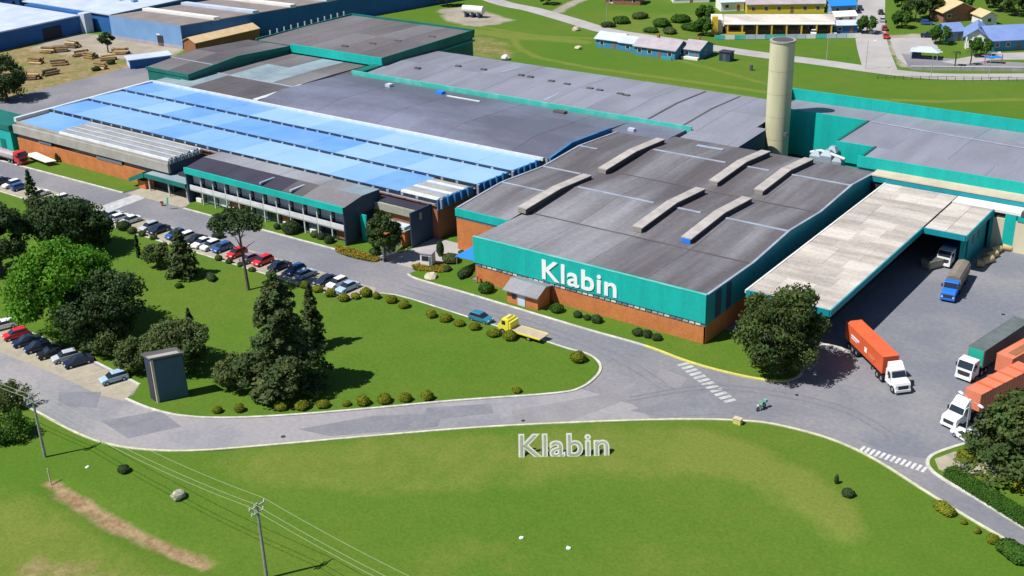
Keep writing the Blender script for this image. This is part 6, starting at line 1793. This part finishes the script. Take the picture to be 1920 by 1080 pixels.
# right-hand houses
a_, rz_, L_ = along((1768, 42), (1832, 38))
house((a_.x, a_.y), rz_, L_, 10, 3.4, 2.6, 'house_brown', 'tile_tan', 'maroon house with a wide orange-tan gable roof', 'y', 3, ov=.9)
a_, rz_, L_ = along((1840, 48), (1868, 46))
house((a_.x, a_.y), rz_, L_, 6, 2.8, 1.3, 'house_white', 'tile_tan', 'small tan-roofed annexe right of the maroon house', 'y', 1)
a_, rz_, L_ = along((1858, 97), (1960, 92))
house((a_.x, a_.y), rz_, L_, 13, 3.4, 2.6, 'house_blue', 'roof_blue', 'big house with a lilac-blue roof at the right edge', 'x', 5, ov=.8)
a_, rz_, L_ = along((1808, 90), (1850, 92))
hw_ = house((a_.x, a_.y), rz_, L_, 12, 3.6, 2.2, 'house_white', 'roof_blue', 'white-columned gable wing of the lilac-blue roofed house', 'y', 2, ov=.7)
for i in range(4): loc_part(MB().cyl((.4 + i * (L_ - .8) / 3, -1.0), .22, 0, 3.5, 8), 'column', 'letter_white', hw_)
a_, rz_, L_ = along((1776, 78), (1806, 76))
house((a_.x, a_.y), rz_, L_, 8, 3.0, 1.6, 'wall_blue', 'roof_blue', 'low blue-roofed side house left of the white columns', 'x', 2)
p = S(1733, 109)
cp = thing('carport', 'pale blue tent-roofed carport by the village corner', 'carport', (p.x, p.y, 0), .25)
loc_part(MB().add([(-4, -2.5, 2.2), (4, -2.5, 2.2), (4, 2.5, 2.2), (-4, 2.5, 2.2), (-1.5, 0, 3.4), (1.5, 0, 3.4)], [(0, 1, 5, 4), (1, 2, 5), (2, 3, 4, 5), (3, 0, 4)]), 'roof', 'roof_ice', cp)
for x_, y_ in ((-3.6, -2.2), (3.6, -2.2), (3.6, 2.2), (-3.6, 2.2)): loc_part(MB().cyl((x_, y_), .1, 0, 2.25, 6), 'post', 'steel', cp)
loc_part(bx(-3.4, -1, -1.5, 1.5, 0, 1.5), 'stored_boxes', 'navy_wall', cp)
a_, rz_, L_ = along((1707, 132), (1990, 135))
bw2 = thing('boundary_wall', 'long pale grey boundary wall along the back road at the right', 'wall', (a_.x, a_.y, 0), rz_)
for i in range(12):
    q = loc_part(bx(i * L_ / 12 + .02, (i + 1) * L_ / 12 - .02, 0, .2, 0, 1.1), 'wall_bay', 'concrete', bw2)
    loc_part(bx(i * L_ / 12, (i + 1) * L_ / 12 - .02, -.05, .25, 1.1, 1.22), 'coping', 'slab_white', q)
a_, rz_, L_ = along((1645, 148), (1990, 153))
fn = thing('wire_fence', 'thin dark post-and-rail fence along the lawn behind the factory', 'fence', (a_.x, a_.y, 0), rz_)
for i in range(22): loc_part(bx(i * L_ / 21 - .06, i * L_ / 21 + .06, -.06, .06, 0, 1.0), 'post', 'chassis', fn)
for z_ in (.45, .85): loc_part(bx(0, L_, -.03, .03, z_, z_ + .08), 'rail', 'chassis', fn)
for i, (x_, y_, c, k, a) in enumerate(((1612, 14, 'navy', 'sedan', 2.0), (1620, 36, 'dkred', 'hatch', 2.0), (1651, 22, 'black', 'hatch', 2.0), (1654, 36, 'silver', 'hatch', 2.0), (1658, 52, 'dkred', 'hatch', 2.0), (1661, 67, 'red', 'sedan', 2.0), (1741, 66, 'navy', 'pickup', .4), (1738, 42, 'blue', 'hatch', .3))):
    p = S(x_, y_ + 4)
    car((p.x, p.y), a, c, k, '%s car %s' % ({'navy': 'navy', 'dkred': 'dark red', 'black': 'black', 'silver': 'silver', 'red': 'red', 'blue': 'blue'}[c],
        ('at the top of the village street, left side', 'on the left side of the village street', 'topmost on the right side of the village street', 'second from the top on the right side of the village street',
         'third from the top on the right side of the village street', 'lowest on the right side of the village street', 'parked before the lilac-blue roofed house', 'parked below the dark village tree')[i]), 'cars in the village', z=0)
# village trees
VG = 'trees of the village'
ct1 = broad_crown(4.2, 3.0, 4.4, 'leaf_round', 40, 40, .5, .3, -.8, 31); ct2 = broad_crown(3.2, 2.4, 3.0, 'leaf_green', 34, 40, .45, .3, -.8, 32)
for i, (x_, y_, c, lb) in enumerate(((1716, 40, ct1, 'broad dark tree beside the village street'), (1742, 34, ct1, 'dark tree left of the maroon house'), (1690, 52, ct2, 'small green tree at the street verge'), (1880, 22, ct1, 'green tree at the top right'),
                                (1908, 30, ct1, 'tree at the top right corner'), (1862, 14, ct2, 'lighter tree left of the top right corner'), (1925, 12, ct1, 'tree cut by the right edge at the top'), (1762, 82, ct2, 'garden tree left of the white columns'),
                                (1838, 106, ct2, 'small garden tree before the white columns'), (1026, 8, ct2, 'bushy tree at the fork of the back road'), (838, 12, ct1, 'dark tree above the gravel patch'), (1322, 40, ct2, 'green tree at the yellow gable'),
                                (1318, 66, ct2, 'low tree at the left end of the pale fence'), (1690, 12, ct2, 'bush on the slope right of the street'), (1806, 20, ct2, 'tree behind the tan gable roof'), (1625, 62, ct2, 'street tree at the shed corner'))):
    tree('village_tree', lb, (x_, y_), c, 3.2, .22, 4, 1.6, 40 + i, group=VG, z=-.02)
for i, (x_, y_, r, kd, lb) in enumerate(((1165, 42, 2.2, 'g', 'left'), (1200, 34, 2.0, 'o', 'second'), (1240, 48, 2.4, 'g', 'third'), (1275, 40, 2.4, 'g', 'fourth'), (1300, 56, 2.6, 'g', 'fifth'), (1255, 62, 1.8, 'o', 'sixth'), (1140, 50, 1.6, 'd', 'lowest left'), (1220, 60, 1.6, 'g', 'lower middle'))):
    bush((x_, y_), r, kd, 'wild bush on the rough slope above the small houses, %s' % lb, 'bushes on the slope', (1.5, 1.2, .7), 'wild_bush', 0)
def palm(px, h, label, seed):
    p = S(*px)
    o = thing('palm_tree', label, 'palm', (p.x, p.y, 0))
    loc_part(MB().tube([(0, 0, 0), (.1, 0, h * .5), (0, 0, h)], [.22, .16, .12], 8), 'trunk', 'bark', o)
    cr = MB()
    q = random.Random(seed)
    for i in range(13):
        a = i * 2.4; L_ = q.uniform(1.4, 1.9); up = q.uniform(.1, .8)
        c_, s_ = math.cos(a), math.sin(a)
        pts = [(u * L_ * c_, u * L_ * s_, h + up * u * L_ - 1.1 * up * L_ * u * u - .35 * u * u * L_) for u in (0, .35, .7, 1)]
        for (x0, y0, z0), (x1, y1, z1), w0, w1 in zip(pts[:-1], pts[1:], (.08, .28, .22), (.28, .22, .03)):
            cr.add([(x0 - s_ * w0, y0 + c_ * w0, z0), (x0 + s_ * w0, y0 - c_ * w0, z0), (x1 + s_ * w1, y1 - c_ * w1, z1), (x1 - s_ * w1, y1 + c_ * w1, z1)], [(0, 1, 2, 3)])
    me = cr.mesh('crown', 'leaf_palm')
    ca = me.color_attributes.new('tint', 'FLOAT_COLOR', 'POINT'); ca.data.foreach_set('color', [1.0] * (4 * len(me.vertices)))
    inst('crown', me, o)
palm((1790, 124), 4.0, 'left palm behind the boundary wall', 1); palm((1819, 122), 4.0, 'right palm behind the boundary wall', 2)
p = S(1862, 118)
tp = thing('pergola', 'small blue-topped pergola behind the boundary wall', 'pergola', (p.x, p.y, 0), .3)
loc_part(bx(-2.4, 2.4, -1, 1, 1.6, 1.75), 'deck', 'blue_tarp', tp)
for x_ in (-2.2, 2.2):
    for y_ in (-.8, .8): loc_part(bx(x_ - .08, x_ + .08, y_ - .08, y_ + .08, 0, 2.4), 'post', 'car_red', tp)
# tank on the gravel patch
p = S(888, 32)
tk = thing('water_tank', 'white cylindrical tank on dark cradles on the gravel behind the factory', 'tank', (p.x, p.y, 0), .15)
loc_part(MB().tube([(-4, 0, 2.6), (4, 0, 2.6)], 1.35, 18), 'tank_shell', 'slab_white', tk)
for x_ in (-2.6, 0, 2.6): loc_part(bx(x_ - .35, x_ + .35, -1.2, 1.2, 0, 1.9), 'cradle', 'navy_wall', tk)
# ================================================================ BLUE WAREHOUSES AND TIMBER YARD (far left)
def quadprism(q, z0, z1):
    n = len(q)
    return MB().prism([(p_[0], p_[1]) for p_ in q], 'z', z0, z1)
A_, B_ = Vector((-344.5, 240.2)), Vector((-310.3, 241.6)); sdv = Vector((16, 60)).normalized()
w1 = thing('blue_warehouse', 'long pale-fronted blue warehouse with striped taupe roof at the top left', 'warehouse', (-320, 245, 0))
Lw = 125
quadprism([A_, B_, B_ + sdv * Lw, A_ + sdv * Lw], 0, 7.2).build('wall', 'wall_navy', w1)  # side wall's shade is put into the navy; the front is paler
fd = (B_ - A_); fn_ = Vector((fd.y, -fd.x)).normalized()
quadprism([A_ + fn_ * .2, B_ + fn_ * .2, B_ + fn_ * .01, A_ + fn_ * .01], 0, 7.4).build('front_wall', 'wall_blue', w1)
for a, b, z0, z1, m_, nm in ((.66, .74, 0, 3.4, 'dark_inside', 'gate'), (.655, .70, 3.4, 3.9, 'slab_white', 'gate_hood'), (.0, 1, 0, 1.0, 'roof_pinkgrey', 'plinth')):
    quadprism([A_ + fd * a + fn_ * .3, A_ + fd * b + fn_ * .3, A_ + fd * b + fn_ * .2, A_ + fd * a + fn_ * .2], z0, z1).build(nm, m_, w1)
for i in range(9):
    s0, s1 = i * Lw / 9, (i + 1) * Lw / 9
    quadprism([A_ + sdv * s0, B_ + sdv * s0, B_ + sdv * (s1 - 2.6), A_ + sdv * (s1 - 2.6)], 7.21, 7.5).build('roof_bay', 'roof_taupe', w1)
    quadprism([A_ + sdv * (s1 - 2.5), B_ + sdv * (s1 - 2.5), B_ + sdv * (s1 - .3), A_ + sdv * (s1 - .3)], 7.21, 8.3).build('roof_light', ('slab_white', 'roof_ice')[i % 2], w1)
w2 = thing('blue_warehouse', 'dark blue warehouse with white roof and pale pillar at the top left', 'warehouse', (-360, 250, 0))
bx(-400, -350.5, 245, 292, 0, 6.2).build('wall', 'wall_navy', w2); bx(-401, -350, 244.4, 292, 6.2, 6.6).build('roof', 'roof_ice', w2)
bx(-362.6, -359.4, 240.6, 243.6, 0, 6.6).build('pillar', 'roof_ice', w2); bx(-395, -363, 241.4, 244.4, 0, 6.4).build('front_wall', 'wall_navy', w2)
for i in range(5): bx(-392 + i * 7.5, -390.6 + i * 7.5, 262, 264, 6.6, 7.4).build('roof_vent', 'wall_blue', w2)
w3 = thing('blue_warehouse', 'low dark blue warehouse with pale roof cut by the left edge', 'warehouse', (-380, 215, 0))
bx(-440, -362.2, 190, 241, 0, 5.6).build('wall', 'wall_navy', w3); bx(-440.5, -361.8, 189.5, 240.5, 5.6, 6.0).build('roof', 'roof_ice', w3)  # navy has the shade of the yard side put into it
bx(-362.2, -362.0, 226, 233, 0, 4).build('gate', 'dark_inside', w3); bx(-400, -380, 200, 215, 6.0, 6.4).build('roof_patch', 'roof_pinkgrey', w3)
for i, (px0, px1, d_, h, wm, rm, lb) in enumerate((((-20, 24), (40, 22), 30, 6, 'wall_navy', 'roof_ice', 'navy block with pale roof in the top left corner'), ((60, 16), (105, 12), 26, 6, 'wall_navy', 'wall_blue', 'navy block left of the white roofs at the top'),
                                                ((110, 10), (140, 8), 24, 6, 'house_brown', 'roof_taupe', 'brown block between the navy ones at the top'), ((235, 24), (305, 16), 26, 6.5, 'wall_navy', 'roof_ice', 'navy block with ice-blue roof behind the striped warehouse'))):
    a_, rz_, L_ = along(px0, px1)
    o = thing('blue_warehouse', lb, 'warehouse', (a_.x, a_.y, 0), rz_)
    loc_part(bx(0, L_, 0, d_, 0, h), 'wall', wm, o); loc_part(bx(-.4, L_ + .4, -.4, d_, h, h + .4), 'roof', rm, o)
    for k_ in range(3): loc_part(bx(L_ * (k_ + .3) / 3, L_ * (k_ + .55) / 3, -.06, 0, 2, 4), 'window', 'glass_dark', o)
# brick house with tan roof, blue-walled low shed
a_, b_ = S(366, 84, 3), S(486, 56, 3)
d = Vector((b_.x - a_.x, b_.y - a_.y, 0))
bh = thing('brick_shed', 'long narrow brick shed with tan roof beside the striped warehouse', 'shed', (a_.x, a_.y, 0), math.atan2(d.y, d.x))
L_ = d.length
loc_part(bx(0, L_, 0, 6, 0, 3.6), 'wall', 'brick_dark', bh)
loc_part(MB().prism([(-.6, 3.4), (3, 4.9), (3, 5.05), (-.6, 3.6)], 'x', -.4, L_), 'roof_slope', 'tile_tan', bh); loc_part(MB().prism([(6.6, 3.4), (3, 4.9), (3, 5.05), (6.6, 3.6)], 'x', -.4, L_), 'roof_slope', 'tile_tan', bh)
loc_part(MB().prism([(0, 3.6), (3, 4.8), (6, 3.6)], 'x', .01, L_ - .5), 'gable', 'brick_dark', bh)
a_, b_ = S(245, 130), S(322, 120)
d = Vector((b_.x - a_.x, b_.y - a_.y, 0))
ls = thing('low_shed', 'low blue-walled shed with ice-white roof at the timber yard', 'shed', (a_.x, a_.y, 0), math.atan2(d.y, d.x))
loc_part(bx(0, d.length, 0, 6, 0, 2.6), 'wall', 'wall_navy', ls); loc_part(bx(-.5, d.length + .5, -.6, 6.5, 2.6, 2.85), 'roof', 'roof_ice', ls); loc_part(bx(-.05, 0, .3, 5.7, .2, 2.4), 'end_panel', 'roof_ice', ls)
LOG = MB().tube([(-2.2, 0, 0), (2.2, 0, 0)], .34, 8).mesh('log', 'timber')
for i, (x_, y_, a, n) in enumerate(((92, 98, .4, 9), (114, 96, .9, 12), (138, 88, .2, 12), (152, 104, 1.2, 9), (172, 108, .1, 9), (228, 100, .6, 12), (205, 112, 1.0, 6), (70, 118, .3, 9), (112, 122, .8, 6), (190, 128, .2, 6), (60, 148, .6, 9), (95, 140, 1.4, 6))):
    p = S(x_, y_)
    o = thing('log_pile', 'pile of brown logs in the timber yard, %s from the list of piles read left to right' % ORD[i], 'log pile', (p.x, p.y, 0), a, 'log piles in the timber yard')
    k = 0; lay = 0; per = {6: 3, 9: 4, 12: 5}[n]
    while k < n and per > 0:
        for j in range(per):
            if k >= n: break
            inst('log', LOG, o, (R.uniform(-.5, .5), (j - per / 2) * .72 + R.uniform(-.06, .06), .34 + lay * .6), R.uniform(-.09, .09), m=('timber', 'timber', 'bark', 'kraft')[R.randrange(4)]); k += 1
        per -= 1; lay += 1
# renumber the log piles by their place in the picture
piles = sorted([o for o in bpy.data.objects if o.name.startswith('log_pile')], key=lambda o: math.atan2(o.location.x, o.location.y))
for i, o in enumerate(piles): o['label'] = 'pile of brown logs, %s from the left in the timber yard' % ORD[i]
tree('yard_tree', 'small dark tree in the middle of the timber yard', (203, 98), broad_crown(2.4, 2.2, 4.2, 'leaf_dark', 24, 36, .4, .32, -.8, 51), 4, .2, 4, 1.4, 60, z=0)
bush((208, 120), 1.4, 'd', 'dark bush behind the low white-roofed shed', None, (1.2, 1, .8), 'wild_bush', 0)
bush((180, 132), 1.2, 'd', 'dark bush in the yard grass left of the low shed', None, (1.2, 1, .8), 'wild_bush', 0)
